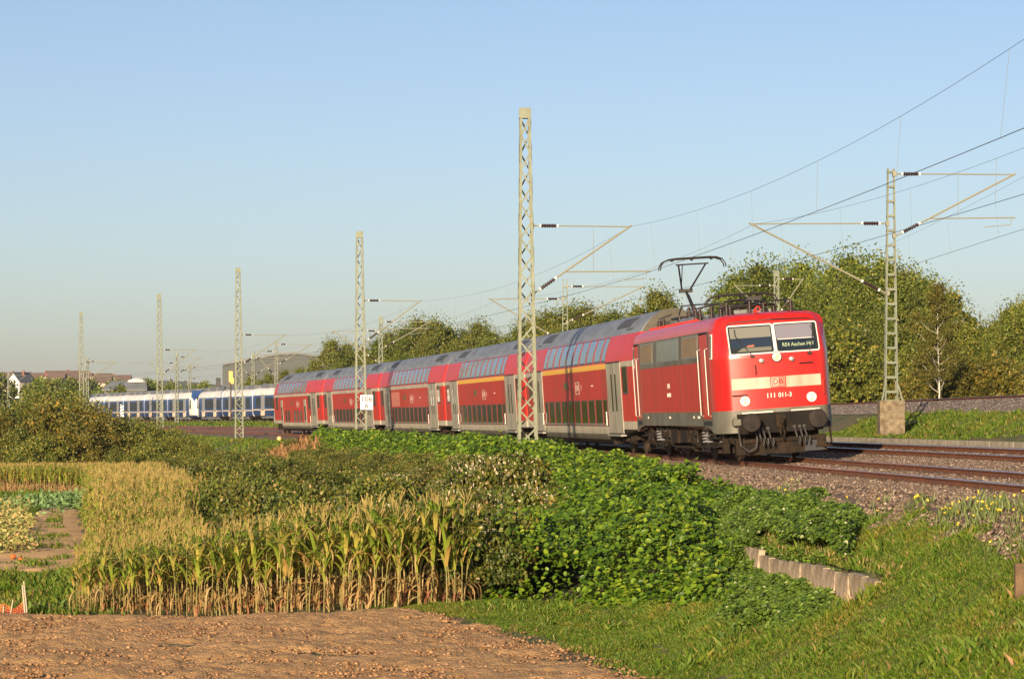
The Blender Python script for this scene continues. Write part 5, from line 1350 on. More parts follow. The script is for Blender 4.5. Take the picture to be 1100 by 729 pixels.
# ================================================================== FIELD, CORN, PATH, FAR THINGS
dirt_m = mat('tilled_soil', (.44, .255, .105), .95, col2=(.32, .18, .070), nscale=1.4, detail=12, bump=.9, bscale=22, contrast=(.35, .68))
clod_m = mat('soil_clod', (.2, .12, .06), .95, island_col=[(0, (.13, .065, .028)), (.5, (.26, .135, .056)), (1, (.40, .23, .11))])
xs_ = np.arange(-22, 6, .075); ys_ = np.arange(30, 58.6, .075)
X, Y = np.meshgrid(xs_, ys_)
edge = dirt_edge(Y)+.35*vnoise(X, Y, 1.1, 51)+.2*vnoise(X, Y, 3, 52); ins = sstep(edge-X, -.1, .5)*sstep(56.9+.2*vnoise(X, Y, .8, 56)-Y, 0, .4)
Z = height(X, Y)+(.05+.03*np.sin((X*.35+Y)*4.2+1.5*vnoise(X, Y, .4, 67))*(.5+.5*vnoise(X, Y, .3, 68))+.035*vnoise(X, Y, .9, 57)+.03*vnoise(X, Y, 2.7, 58)+.036*vnoise(X, Y, 5.5, 59)*(vnoise(X, Y, .5, 60)*.4+.8)+.026*vnoise(X, Y, 11, 63))*ins-.06*(1-ins)+.02*np.exp(-((Y-56.0)/.9)**2)*ins
nx = len(xs_); i = np.arange(len(ys_)-1)[:, None]*nx+np.arange(nx-1)[None, :]; Fc = np.stack([i, i+1, i+nx+1, i+nx], -1).reshape(-1, 4)
k = (ins.ravel()[Fc].max(1) > 0); Fc = Fc[k]
tag(fastmesh('tilled_field', np.stack([X, Y, Z], -1).reshape(-1, 3), Fc, dirt_m, smooth=False), 'bare tilled brown field in the foreground', kind='structure')
x, y = jitter_pts(-14, 5, 36, 56.8, 70000); e = dirt_edge(y)-x+.3*vnoise(x, y, 1.1, 51); keep = (e > RNG.normal(size=len(x))*.25) & (vnoise(x, y, .6, 64)+.6*vnoise(x, y, 2, 65)+.9 > RNG.random(len(x))*1.4)
x, y = x[keep], y[keep]
def clods():
    n = len(x); g = height(x, y)+.05; r = .012+.045*RNG.random(n)**3
    base = np.array([(1, 0, 0), (-1, 0, 0), (0, 1, 0), (0, -1, 0), (0, 0, .8), (0, 0, -.6)], float); Fb = np.array([(0, 2, 4), (2, 1, 4), (1, 3, 4), (3, 0, 4), (2, 0, 5), (1, 2, 5), (3, 1, 5), (0, 3, 5)])
    V = base[None]*RNG.uniform(.6, 1.3, (n, 6, 1))*r[:, None, None]; a = RNG.uniform(0, 6.28, n); ca, sa = np.cos(a)[:, None], np.sin(a)[:, None]
    V = np.stack([V[..., 0]*ca-V[..., 1]*sa+x[:, None], V[..., 0]*sa+V[..., 1]*ca+y[:, None], V[..., 2]+g[:, None]], -1).reshape(-1, 3)
    tag(fastmesh('soil_clods', V, ((np.arange(n)*6)[:, None, None]+Fb[None]).reshape(-1, 3), clod_m), 'crumbled clods of brown soil on the tilled field', kind='stuff')
clods()
# sandy path
path_m = mat('sandy_path', (.66, .40, .17), .95, col2=(.48, .30, .12), nscale=.8, bump=.4)
Cs = PCs.copy(); rows = []
for i in range(len(Cs)):
    a = Cs[max(i-1, 0)]; b = Cs[min(i+1, len(Cs)-1)]; t = (b-a)[:2]; t /= np.hypot(*t); nn = np.array([t[1], -t[0]]); w = Cs[i][2]*(1.15+.15*math.sin(i*1.3))
    for q in np.linspace(-1, 1, 7): rows.append((Cs[i][0]+nn[0]*w*q, Cs[i][1]+nn[1]*w*q, 0))
V = np.array(rows); V[:, 2] = height(V[:, 0], V[:, 1])+.05+.02*vnoise(V[:, 0], V[:, 1], 1.5, 66); V[::7, 2] -= .12; V[6::7, 2] -= .12
i = np.arange(len(Cs)-1)[:, None]*7+np.arange(6)[None, :]; tag(fastmesh('path', V, np.stack([i, i+1, i+8, i+7], -1).reshape(-1, 4), path_m, smooth=True), 'sandy path curving beside the corn at the left', kind='structure')

# ---------------- corn
corn_leaf = mat('corn_leaf', (.2, .25, .03), .5, island_col=[(0, (.11, .17, .015)), (.35, (.20, .27, .025)), (.65, (.34, .36, .05)), (.85, (.46, .36, .08)), (1, (.46, .27, .08))], transl=.3, spec=.3)
corn_dry = mat('dry_corn_leaf', (.4, .25, .1), .7, island_col=[(0, (.26, .15, .05)), (.4, (.42, .27, .10)), (.75, (.50, .35, .16)), (1, (.33, .10, .05))], transl=.25, spec=.2)
corn_stalk = mat('corn_stalk', (.22, .10, .045), .6, island_col=[(0, (.30, .09, .04)), (.4, (.26, .20, .06)), (1, (.14, .17, .03))])
tassel_m = mat('corn_tassel', (.34, .20, .09), .8, island_col=[(0, (.25, .19, .045)), (1, (.40, .29, .09))], transl=.2)
def corn_parts(seed, h=2.0):
    rng = np.random.default_rng(seed); parts = {'stalk': [[], []], 'leaf': [[], []], 'dry': [[], []], 'tassel': [[], []]}
    def addp(k, V, Fq): o = sum(len(v) for v in parts[k][0]); parts[k][0].append(V); parts[k][1].append(np.asarray(Fq)+o)
    lean = rng.normal(size=2)*.09
    ax = lambda z: np.array([lean[0]*z*z/h, lean[1]*z*z/h, z])
    zs = np.linspace(0, h*.92, 5); V = []
    for z in zs:
        r = .016*(1-.55*z/h)
        for j in range(4): V.append(ax(z)+np.array([r*cos(j*pi/2), r*sin(j*pi/2), 0]))
    Fq = [(i*4+j, i*4+(j+1) % 4, (i+1)*4+(j+1) % 4, (i+1)*4+j) for i in range(4) for j in range(4)]
    addp('stalk', np.array(V), Fq)
    n = 15; a0 = rng.uniform(0, 6.28)
    for i in range(n):
        z = h*(.10+.80*i/n)+rng.uniform(-.04, .04); dry = i < 5 or rng.random() < .16; az = a0+(i % 2)*pi+rng.normal()*.5; L = rng.uniform(.65, 1.0)*(1 if 4 < i < 12 else .62)*min(1, h/1.9); w = rng.uniform(.036, .052)*(1 if not dry else rng.uniform(.35, .7))
        el = (rng.uniform(1.05, 1.42) if not dry else rng.uniform(-.7, .5)); dr = rng.uniform(.7, 2.1) if not dry else rng.uniform(1.5, 2.6)
        p = ax(z); V = []; seg = 6; e = el; tw = rng.uniform(-.6, .6)
        for q in range(seg+1):
            t = q/seg; ww = w*(1-t**2.2)*(.6+.9*min(t*4, 1)*.45)+.002
            d = np.array([cos(az)*cos(e), sin(az)*cos(e), sin(e)]); sd = np.array([-sin(az), cos(az), 0])*cos(tw*t)+np.array([0, 0, 1])*sin(tw*t)*.7
            V += [p-sd*ww+np.array([0, 0, .012]), p+sd*ww]; p = p+d*L/seg; e = max(-1.5, e-dr*(1/seg)*(1+1.2*t))
        addp('dry' if dry else 'leaf', np.array(V), [(2*q, 2*q+1, 2*q+3, 2*q+2) for q in range(seg)])
    for i in range(5):
        az = rng.uniform(0, 6.28); p = ax(h*.90+.02*i); e = rng.uniform(.9, 1.5); L = rng.uniform(.16, .34); d = np.array([cos(az)*cos(e), sin(az)*cos(e), sin(e)]); sd = nrm(np.cross(d, rng.normal(size=3))[None])[0]*.009
        addp('tassel', np.array([p-sd, p+sd, p+d*L+sd*.6, p+d*L-sd*.6]), [(0, 1, 2, 3)])
    return {k: (np.concatenate(v[0]), np.concatenate(v[1])) for k, v in parts.items()}
CORNM = {'stalk': corn_stalk, 'leaf': corn_leaf, 'dry': corn_dry, 'tassel': tassel_m}
NV = 8; CORN = [corn_parts(300+i) for i in range(NV)]
poly = np.array([(-9.1, 57.6), (-9.3, 60), (-9.9, 64), (-11.1, 74), (-12.7, 84.5), (-16.5, 110), (-19.2, 128), (-21.6, 144), (-24.5, 149), (-30.5, 158), (-36, 172), (-32, 178), (-26, 172), (-19.5, 152), (-16.6, 134), (-12.8, 112), (-9.7, 84), (-8.1, 71), (-7.2, 63.5), (-4.5, 61.6), (-.75, 60.8), (-1.0, 59.0), (-2.2, 58.0)])
def inpoly(x, y, P):
    c = np.zeros(len(x), bool); j = len(P)-1
    for i in range(len(P)):
        xi, yi = P[i]; xj, yj = P[j]
        k = ((yi > y) != (yj > y)) & (x < (xj-xi)*(y-yi)/(yj-yi+1e-12)+xi); c ^= k; j = i
    return c
rows_ = []
gxx = np.arange(-40, 2, .23)
for r, yy in enumerate(np.arange(57.6, 180, .40)):
    xx = gxx+RNG.normal(size=len(gxx))*.06+(r % 2)*.13; rows_.append(np.stack([xx, yy+RNG.normal(size=len(gxx))*.08], -1))
Q = np.concatenate(rows_); Q = Q[inpoly(Q[:, 0]+.35*vnoise(Q[:, 0], Q[:, 1], .45, 99)*(Q[:, 1] > 60), Q[:, 1]+1.5*vnoise(Q[:, 0], Q[:, 1], .3, 101)*(Q[:, 1] > 66), poly)]
hx = np.interp(550+F*Q[:, 0]/Q[:, 1], [40, 65, 214, 340, 460, 515, 560], [1.15, 1.2, 1.68, 2.1, 2.28, 2.3, 2.3])
hx = np.interp(Q[:, 0], [-10, -9.1, -6.3, -4.0, -1.7, -.6], [1.15, 1.2, 1.70, 2.08, 2.25, 2.25]); ramp = sstep(Q[:, 1], 62, 96)*(Q[:, 0] < -6); hx = hx*(1-ramp)+1.8*ramp; hx = hx*(1-.25*sstep(Q[:, 1], 130, 165))
hx = hx*RNG.uniform(.88, 1.07, len(hx))
order = np.argsort(Q[:, 1]+RNG.normal(size=len(Q))*.05); Q = Q[order]; hx = hx[order]
NI = 290
protos = []
for i in range(NV):
    st = fastmesh('corn_plant', *CORN[i]['stalk'], corn_stalk); fastmesh('leaf_blades', *CORN[i]['leaf'], corn_leaf, parent=st); fastmesh('dry_leaves', *CORN[i]['dry'], corn_dry, parent=st); fastmesh('tassel', *CORN[i]['tassel'], tassel_m, parent=st)
    st['_fresh'] = 1; protos.append(st)
for i in range(NI):
    x, y = Q[i]; z = ground(x, y)-.02; pr = protos[i % NV] if i < NV else random.choice(protos)
    place(pr, float(x), float(y), 'ripening corn plant at the front edge of the corn field', 'corn plant', 'corn plants along the front edge of the field', float(hx[i]/2.0)*1.0, z=z)
rest = Q[NI:]; hr = hx[NI:]; vi = RNG.integers(0, NV, len(rest)); A = RNG.uniform(0, 2*pi, len(rest)); zr = height(rest[:, 0], rest[:, 1])-.02
for key in ('stalk', 'leaf', 'dry', 'tassel'):
    pass
VV = []; FF = []; MI = []; off = 0
for mi, key in enumerate(('stalk', 'leaf', 'dry', 'tassel')):
    for v in range(NV):
        k = vi == v; 
        if not k.any(): continue
        V0, F0 = CORN[v][key]; s = (hr[k]/2.0)[:, None]; ca, sa = np.cos(A[k])[:, None], np.sin(A[k])[:, None]
        V = np.stack([(V0[:, 0]*ca-V0[:, 1]*sa)*s+rest[k, 0:1], (V0[:, 0]*sa+V0[:, 1]*ca)*s+rest[k, 1:2], V0[:, 2]*s+zr[k][:, None]], -1)
        m_ = V.shape[0]; Fi = (F0[None]+(np.arange(m_)*len(V0))[:, None, None]+off).reshape(-1, 4); VV.append(V.reshape(-1, 3)); FF.append(Fi); MI.append(np.full(len(Fi), mi)); off += m_*len(V0)
cf = fastmesh('corn_field', np.concatenate(VV), np.concatenate(FF), [corn_stalk, corn_leaf, corn_dry, tassel_m], np.concatenate(MI)); tag(cf, 'yellowing corn field behind its front rows, curving away to the left', kind='stuff')
print('corn plants', len(Q))

# squash patch at the left edge and pumpkins
sq = mat('squash_leaf', (.3, .3, .08), .6, island_col=[(0, (.10, .14, .03)), (.4, (.28, .27, .06)), (.8, (.46, .38, .13)), (1, (.52, .30, .12))], transl=.25)
n = 40000; x = RNG.uniform(-24, -10, n); y = RNG.uniform(82, 135, n); pp = 550+F*x/y; k = (pp < 34+8*vnoise(x, y, .5, 81)) & (pp > -40) & (RNG.random(n) < .75+.5*vnoise(x, y, .7, 82)); x, y = x[k], y[k]; n = len(x)
D = rdir(n); D[:, 2] *= .3; V, Fc = leaf_arrays(np.stack([x, y, height(x, y)+RNG.uniform(.05, .35, n)], -1), D, rdir(n)*.5+np.array([-.2, -.5, .8]), RNG.uniform(.08, .18, n), RNG.uniform(.08, .16, n)); tag(fastmesh('squash_plants', V, Fc, sq), 'yellowing squash plants at the left edge beside the path', kind='stuff')
gl = mat('kale_leaf', (.085, .15, .04), .6, island=.4)
n = 5000; a, b, c = hit(92, 541, 60, 300); x = a+RNG.normal(size=n)*1.6; y = b+RNG.normal(size=n)*5; D = rdir(n); D[:, 2] = abs(D[:, 2]); V, Fc = leaf_arrays(np.stack([x, y, height(x, y)+RNG.uniform(.0, .35, n)], -1), D, rdir(n)+np.array([0, -.5, .5]), RNG.uniform(.12, .25, n), RNG.uniform(.1, .2, n)); tag(fastmesh('kale_patch', V, Fc, gl), 'blue green leafy vegetables at the end of the path', kind='stuff')
pm = mat('pumpkin_skin', (.72, .12, .02), .45)
pk = MB()
rings = []
for i in range(7):
    t = i/6*pi; rings.append([Vector((.16*sin(t)*(1+.08*cos(8*a)) * cos(a), .16*sin(t)*(1+.08*cos(8*a))*sin(a), .12-.12*cos(t))) for a in np.linspace(0, 2*pi, 24, endpoint=False)])
pk.loft(rings, caps=True); proto = pk.build('pumpkin', pm, smooth=60); st = MB(); st.cyl((0, 0, .22), (.02, 0, .29), .02, .012, 6); st.build('pumpkin_stalk', bark, proto); proto['_fresh'] = 1
for xp, yp in ((15, 577), (10, 579), (19, 583), (22, 601), (14, 599), (33, 553), (2, 583), (8, 561), (20, 557), (3, 556), (12, 590)):
    a, b, c = hit(xp, yp, 50, 250, .1); place(proto, a, b, 'orange pumpkin lying among the yellowing squash plants', 'pumpkin', 'pumpkins in the squash patch', random.uniform(.38, .55), z=c-.02)

# orange net fence at the lower left: stakes and netting
pale = mat('stake_wood', (.42, .36, .26), .8); netm = mat('orange_net', (.75, .10, .03), .6)
d = 57.1
for i, (xa, ya, xb, yb, w) in enumerate(((24, 628, 27.5, 663, .018), (25.5, 624, 30, 663, .016), (14, 644, 10, 664, .014), (4, 650, 3, 664, .014), (-2, 648, -1, 664, .014))):
    f = MB(); a = Vector((px(xa, d), d, pz(ya, d))); b = Vector((px(xb, d), d, ground(px(xb, d), d)-.1)); f.cyl(b, a, w, w*.9, n=8); 
    lab = ['pale leaning stake, left of the pair at the end of the orange net', 'taller dark-tipped stake, right of the pair at the end of the orange net', 'short pale stake leaning right in the middle of the orange net', 'thin red and white stake at the left edge of the photo', 'thin stake cut by the left edge of the photo'][i]
    tag(f.build('fence_stake', pale), lab, 'stake')
f = MB(); x0, x1 = px(-6, d), px(28, d)
for t in np.linspace(0, 1, 18):
    xx = x0+(x1-x0)*t; zt = pz(np.interp(t, [0, .3, .62, 1], [650, 648, 655, 643]), d); zb = ground(xx, d); lbar(f, (xx, d+.02, zb), (xx+.01, d+.02, zt), .007, .003)
for r in np.linspace(0, 1, 5):
    P = []
    for t in np.linspace(0, 1, 10):
        xx = x0+(x1-x0)*t; zt = pz(np.interp(t, [0, .3, .62, 1], [650, 648, 655, 643]), d); zb = ground(xx, d); P.append(Vector((xx, d+.02, zb+(zt-zb)*r)))
    for a, b in zip(P[:-1], P[1:]): lbar(f, a, b, .008, .003)
tag(f.build('net_fence', netm, fix=False), 'sagging orange plastic net fence at the lower left', 'net fence')
# wooden post at the right edge, white ball marker
a, b, c = hit(1097, 641, 30, 60); f = MB(); hh = 35*b/F; f.box(-.055, .30, -.06, .06, -.1, hh); f.plate([(-.055, -.06, hh), (.30, -.06, hh), (.30, .06, hh), (-.055, .06, hh)], (0, 0, 1), .015)
tag(f.build('timber_post', mat_once('old_timber', (.16, .10, .05), .9, col2=(.09, .055, .03), nscale=6, bump=.5), loc=(a-.03, b, c)), 'short brown timber post in the grass at the right edge', 'post')
a, b, c = hit(300, 474, 60, 300); f = MB(); f.lathe((a, b, c), (0, 0, 1), [(0, .12), (.12, .17), (.28, .17), (.36, .1), (.38, .01)], 14)
tag(f.build('marker_stone', mat_once('orange_white', (.72, .42, .16), .6)), 'small pale orange marker stone in the grass below the last coach', 'marker')

# ---------------- white and blue train on the higher line
nwh = mat('train_white', (.74, .70, .62), .35, col2=(.6, .56, .5), nscale=.8); nbl = mat('train_blue', (.025, .065, .19), .35, col2=(.02, .05, .15), nscale=1); ngl = mat('train_window', (.010, .012, .016), .3); ngr = mat('train_door_grey', (.24, .24, .23), .4); neq = mat('roof_equipment_grey', (.12, .125, .13), .5); ncr = mat('cream_stripe', (.68, .52, .36), .5)
# local +x points away, so the side seen by the camera is local +y: flip by building mirrored
def flip_side(root):
    for c in kids(root):
        for o in [c]+kids(c):
            if o.data.get('_fl'): continue
            for v in o.data.vertices: v.co.y = -v.co.y
            o.data.flip_normals(); o.data['_fl'] = 1
def car(parent_label, s0, L, nose, name='electric_railcar', group='cars of the white and blue multiple unit'):
    """one car of the white and blue multiple unit, s0 = near end, x grows away along the line"""
    root = empty(name, label=parent_label, cat='railcar', group=group)
    CPn = [(1.25, .55), (1.40, .75), (1.45, 1.2), (1.46, 2.6), (1.42, 2.95), (1.30, 3.45), (1.05, 3.72), (.6, 3.86), (0, 3.9)]
    xs = [0, .02]+list(np.linspace(.3, L-.3, 3))+[L-.02, L]; tr = {}
    if nose == 'near': xs = [0, .25, .6, 1.1, 1.8, 2.6]+[L*.5, L-.02, L]
    if nose == 'far': xs = [0, .02, L*.5, L-2.6, L-1.8, L-1.1, L-.6, L-.25, L]
    rings = []
    for x in xs:
        e = x if nose == 'near' else (L-x if nose == 'far' else 9)
        t = max(0, 1-e/2.6) if nose else 0
        ins = 1-.04*(min(x, L-x) < .01)
        r = [Vector((x, -y*ins*(1-.35*t**2.5), .55+(z-.55)*(1-.42*t**1.8) if z > 1 else z)) for y, z in CPn]
        rings.append(r+[Vector((v.x, -v.y, v.z)) for v in r[-2::-1]])
    def mf(i, j):
        jj = j if j < 8 else 15-j; xm = (xs[i]+xs[i+1])/2; cab = (nose == 'near' and xm < 4.0) or (nose == 'far' and xm > L-4.0)
        if jj >= 5: return 0
        if cab and jj >= 1: return 0
        return 1 if jj <= 3 and jj != 9 else 0
    b = MB(); b.loft(rings, close=False, mfun=mf)
    for r in (rings[0], rings[-1]): b.add(r, [tuple(range(len(r)))], 0)
    for a, c in zip(rings[:-1], rings[1:]): b.add([a[0], a[-1], c[-1], c[0]], [(0, 1, 2, 3)], 2)
    body = b.build('body', [nwh, nbl, neq], root, smooth=35)
    lo = 4.2 if nose == 'near' else .3; hi = L-(4.2 if nose == 'far' else .3)
    f = MB(); f.box(lo, hi, -1.475, -1.44, 1.18, 1.30); f.build('stripe', ncr, root)
    doors = [L*.27, L*.73] if not nose else ([5.6, L-4.3] if nose == 'near' else [4.3, L-5.6])
    for x in doors:
        f = MB(); f.box(x-.75, x+.75, -1.485, -1.44, .80, 3.0); dd = f.build('door', ngr, root); f = MB(); f.box(x-.8, x+.8, -1.49, -1.44, .55, 1.15); f.build('door_step', ncr, dd)
    edges = [lo]+doors+[hi]
    for a, c in zip(edges[:-1], edges[1:]):
        a_ = a+1.0; c_ = c-1.0; n = max(1, int(round((c_-a_)/1.7)))
        if c_-a_ < .8: continue
        for i in range(n):
            q0 = a_+(c_-a_)*i/n; q1 = a_+(c_-a_)*(i+1)/n-.22; f = MB(); f.box(q0, q1, -1.482, -1.44, 1.55, 2.70); f.build('window', ngl, root)
    if nose:
        for q in (1.9, 2.9):
            x = q if nose == 'near' else L-q; f = MB(); f.plate([(x-.33, -1.475, 1.6), (x+.33, -1.475, 1.6), (x+.28, -1.44, 2.75), (x-.28, -1.44, 2.75)], (0, 1, 0), .08); f.build('cab_window', ngl, root)
        x = .05 if nose == 'near' else L-.05; s_ = -1 if nose == 'near' else 1
        f = MB(); f.plate([(x+s_*.02, -.7, 1.5), (x+s_*.02, .7, 1.5), (x-s_*.55, .85, 3.1), (x-s_*.55, -.85, 3.1)], (s_, 0, .3), .05); f.build('windscreen', ngl, root)
        f = MB(); f.plate([(x-s_*.5, -1.15, 2.6), (x-s_*1.7, -1.35, 3.2), (x-s_*2.6, -1.0, 4.0), (x-s_*1.0, -.85, 4.0)], (0, 1, 0), 2.0); f.build('blue_cab_hood', nbl, root)
    f = MB()
    for i in range(3):
        x = L*(.2+.3*i); f.plate([(x-1.9, -.85, 3.82), (x+1.9, -.85, 3.82), (x+1.7, -.75, 4.28), (x-1.7, -.75, 4.28)], (0, 1, 0), 1.6)
    f.build('roof_equipment', neq, root)
    for x in (1.5 if nose != 'near' else 3.4, L-(1.5 if nose != 'far' else 3.4)):
        f = MB()
        for dx in (-1.1, 1.1):
            for y in (-.75, .75): wheel_mesh(f, x+dx, y, .40)
        f.box(x-1.6, x+1.6, -1.15, 1.15, .35, .62); f.build('bogie', under, root)
    f = MB(); f.box(3.2, L-3.2, -1.2, 1.2, .22, .56); f.build('underfloor_box', neq, root)
    p, _ = up_at(s0); q, _ = up_at(s0+L); dx, dy = q.x-p.x, q.y-p.y
    flip_side(root); root.location = p; root.rotation_euler = (0, 0, atan2(dy, dx)); return root
sg = up_s_at_y(365)  # where the two coupled noses meet
L_ = 17.2
labs1 = ['nose car of the right-hand white and blue unit, coupled at the blue-hooded gap', 'second white and blue car right of the coupled noses, behind a tall mast', 'white and blue car just left of the last red coach', 'white and blue car hidden mostly by the last red coach']
s = sg
for i, lb in enumerate(labs1):
    s -= L_+.35; c = car(lb, s, L_, 'far' if i == 0 else None); 
labs2 = ['nose car of the left-hand white and blue unit, coupled at the blue-hooded gap', 'second white and blue car left of the coupled noses', 'third white and blue car left of the coupled noses', 'fourth white and blue car left of the coupled noses, beside the striped board', 'leftmost white and blue car with a rounded nose, ending behind the bushes']
s = sg+.9
for i, lb in enumerate(labs2):
    c = car(lb, s, L_, 'near' if i == 0 else ('far' if i == 4 else None)); s += L_+.35

# striped board, signal, yellow sign, village, hall
def at(xp, d, yb): return px(xp, d), d, pz(yb, d)
d = 330; f = MB(); w = 3.8*d/F; f.box(-w/2, w/2, -.02, .02, 0, 1.45); b = f.build('striped_board', mat_once('sign_white', (.72, .72, .68), .5), loc=(px(131, d), d, pz(447.5, d))); tag(b, 'small white board with black diagonal stripes in front of the white train', 'railway sign')
f = MB()
for i in range(4): f.plate([(-w/2, -.03, .12+i*.36), (w/2, -.03, .30+i*.36), (w/2, -.03, .44+i*.36), (-w/2, -.03, .26+i*.36)], (0, 1, 0), .008)
f.build('stripes', mat_once('sign_black', (.015, .015, .015), .5), b)
f = MB(); f.cyl((0, .05, -2.6), (0, .05, .1), .04, n=8); f.build('post', mastm, b)
d = 395; f = MB(); f.cyl((0, 0, -5.5), (0, 0, 0), .1, n=8); b = f.build('signal', mastm, loc=(px(234.5, d), d, pz(415, d))); tag(b, 'dark rectangular signal head on a post above the white train', 'railway signal')
f = MB(); f.box(-.33, .33, -.1, .05, -.1, 1.25); f.box(-.25, .25, -.25, -.1, .9, .94); f.build('signal_head', black, b)
d = 300; b0 = MB(); b0.cyl((0, 0, -7), (0, 0, 0), .07, n=8); b = b0.build('sign_mast', rusty, loc=(px(248, d), d, pz(410, d))); tag(b, 'yellow signs on a brown post in front of the dark hall', 'railway sign')
f = MB(); f.box(-.2, .2, -.12, -.08, 0, 1.15); f.box(.0, .32, -.14, -.12, -.2, .45); f.build('yellow_sign', mat_once('sign_yellow', (.75, .38, .05), .5), b)
# dark hall with a curved roof
d = 560; f = MB(); x0 = px(239, d); x1 = px(420, d); prof = [(239, 393), (262, 388), (300, 381.5), (318, 380.5), (345, 384), (420, 394)]
zb = ground(x0, d)-1; pts = [(px(a, d)-x0, 0, pz(y_, d)-zb) for a, y_ in prof]
f.plate([(0, 0, 0), (pts[-1][0], 0, 0)]+[p for p in pts[::-1]], (0, 1, 0), 60); hall = empty('industrial_hall', (x0, d, zb), label='large dark grey hall with a curved roof behind the trees', cat='hall')
f.build('wall', mat_once('hall_wall', (.055, .062, .058), .7), hall); g = MB()
for a, c in zip(pts[:-1], pts[1:]): g.plate([(a[0]-.0, -.4, a[2]+.05), (c[0], -.4, c[2]+.05), (c[0], -.4, c[2]+.5), (a[0], -.4, a[2]+.5)], (0, 1, 0), 61)
g.build('roof', mat_once('hall_roof', (.10, .11, .11), .6), hall)
def house(xp, d, w, l, hw, hr, rot, wallm, roofm, label, wins=2, zoff=0):
    X0 = px(xp, d); z = ground(X0, d)-.3+zoff; r = empty('house', (X0, d, z), (0, 0, rot), label, 'house')
    f = MB(); f.plate([(-w/2, -l/2, -2), (w/2, -l/2, -2), (w/2, -l/2, hw), (0, -l/2, hw+hr), (-w/2, -l/2, hw)], (0, 1, 0), l); f.build('wall', wallm, r)
    f = MB(); o = .4
    for sg_ in (-1, 1): f.plate([(0, -l/2-o, hw+hr+.12), (sg_*(w/2+o), -l/2-o, hw-o*hr/(w/2)+.12), (sg_*(w/2+o), l/2+o, hw-o*hr/(w/2)+.12), (0, l/2+o, hw+hr+.12)], (0, 0, 1), .22)
    rf = f.build('roof', roofm, r); f = MB(); f.box(w*.12, w*.12+.7, -.35, .35, hw+hr*.6, hw+hr+.9); f.build('chimney', mat_once('brick', (.22, .09, .06), .9), rf)
    for i in range(wins):
        x = (i-(wins-1)/2)*w*.36; f = MB(); f.box(x-.5, x+.5, -l/2-.05, -l/2+.05, .9, 2.2); f.build('window', ngl, r)
    for i in range(3):
        y = (i-1)*l*.3; f = MB(); f.box(w/2-.05, w/2+.05, y-.5, y+.5, .9, 2.2); f.build('window', ngl, r)
    return r
hw_ = mat('house_render', (.66, .62, .55), .8); hb = mat('brown_roof_tile', (.13, .085, .065), .85, col2=(.10, .065, .05), nscale=1.2); hg = mat('slate_roof', (.07, .075, .09), .7); hy = mat('cream_render', (.45, .36, .27), .8)
house(23, 1000, 5.2, 9, 3.4+1.6, 2.9, -.5, hw_, hg, 'white gabled house with a dark slate roof at the left among trees', zoff=1.2)
for xp, d, w, l, rot, lb, zo in ((48, 1060, 8, 16, 1.45, 'long house with a brown tiled roof right of the white gabled house', 1.6), (72, 1120, 10, 17, 1.5, 'long brown-roofed house left of the mast behind the bushes', 2.4), (96, 1080, 10, 17, 1.62, 'brown-roofed house seen behind the leftmost tall mast', 1.4), (46.5, 1000, 5, 7, .3, 'small cream house front below the long brown roof', 1.0), (122, 1150, 9, 14, 1.55, 'brown-roofed house right of the leftmost tall mast', .6), (12, 1140, 9, 18, 1.2, 'brown-roofed house behind the white gabled house', 2.0)):
    house(xp, d, w, l, 2.6+1.2, 3.4, rot, hy, hb, lb, 1, zo)
d = 640; f = MB(); zb = ground(px(120, d), d)-1; x0 = px(112, d); x1 = px(156, d); ww = x1-x0; hz = pz(419, d)-zb; hr_ = pz(409, d)-zb
sh = empty('storage_shed', (x0, d, zb), label='long shed with a pale grey sheet roof behind the white and blue train', cat='shed')
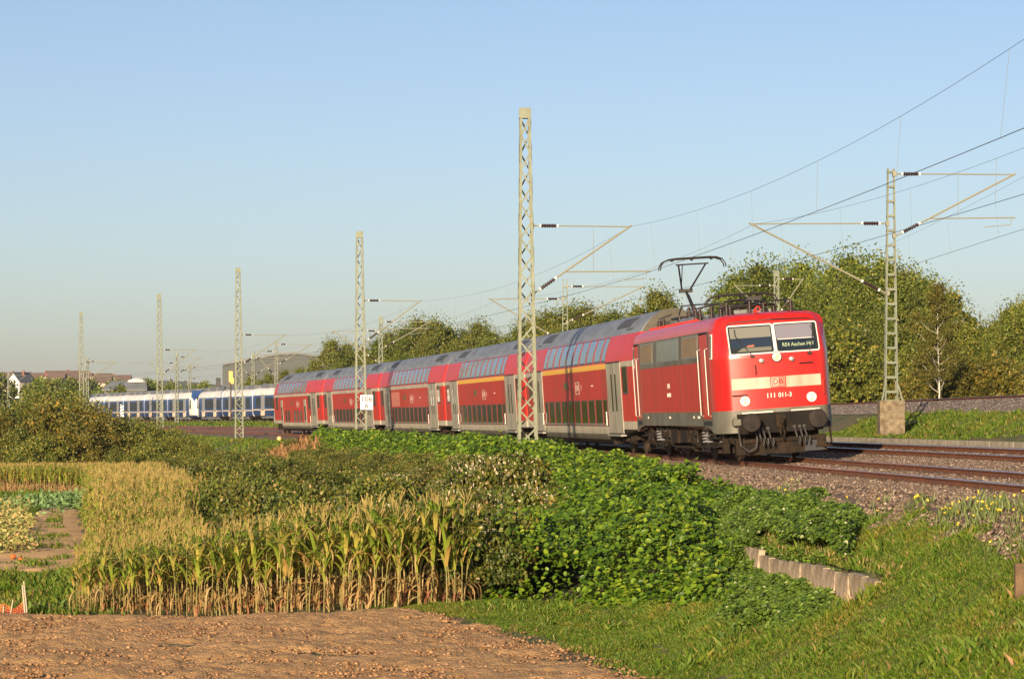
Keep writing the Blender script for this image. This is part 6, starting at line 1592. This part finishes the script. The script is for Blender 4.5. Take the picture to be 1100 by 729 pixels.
f.box(0, ww, 0, 14, 0, hz); f.build('wall', mat_once('shed_wall', (.12, .12, .10), .8), sh); f = MB(); f.plate([(-.5, -.5, hz), (ww+.5, -.5, hz), (ww-.6, 7, hr_), (.8, 7, hr_)], (0, .2, 1), .15); f.plate([(.8, 7, hr_), (ww-.6, 7, hr_), (ww+.5, 14.5, hz), (-.5, 14.5, hz)], (0, -.2, 1), .15); f.build('roof', mat_once('shed_roof', (.20, .21, .20), .6, col2=(.15, .16, .15), nscale=.3), sh)
f = MB(); f.lathe((px(143, d), d+7, hr_+zb-.2), (0, 0, 1), [(0, 2.4), (.5, 2.0), (.9, .9), (1.0, .1)], 16); tag(f.build('white_dome', hw_), 'small white dome above the ridge of the grey shed', 'dome')
# distant hill
hx_ = np.linspace(-900, 900, 90); hy_ = np.linspace(1500, 3200, 50); X, Y = np.meshgrid(hx_, hy_)
Z = 12+np.exp(-((X+560)/170.)**2)*12*sstep(Y, 1500, 2000)+6*vnoise(X, Y, .01, 91)+20*sstep(Y, 1600, 2800); i = np.arange(49)[:, None]*90+np.arange(89)[None, :]
tag(fastmesh('hills', np.stack([X, Y, Z], -1).reshape(-1, 3), np.stack([i, i+1, i+91, i+90], -1).reshape(-1, 4), mat_once('far_woodland', (.05, .065, .025), .95, col2=(.08, .07, .03), nscale=.03), smooth=True), 'low wooded hills at the horizon', kind='structure')
for o in list(bpy.data.objects):
    if o.get('_fresh'): bpy.data.objects.remove(o)

# ---------------- thin autumn haze
hz = MB(); hz.box(-3600, 3600, -320, 7100, -4.2, 75); ho = hz.build('haze', MATS.get('soil_clod'))
hm = bpy.data.materials.new('haze_air'); hm.use_nodes = True; n = hm.node_tree; n.nodes.clear()
pv = n.nodes.new('ShaderNodeVolumePrincipled'); pv.inputs['Color'].default_value = (.80, .86, .98, 1); pv.inputs['Density'].default_value = .00006; pv.inputs['Anisotropy'].default_value = .0
oo = n.nodes.new('ShaderNodeOutputMaterial'); n.links.new(pv.outputs[0], oo.inputs['Volume'])
ho.data.materials.clear(); ho.data.materials.append(hm); tag(ho, 'thin bluish haze over the far fields and village', kind='stuff')
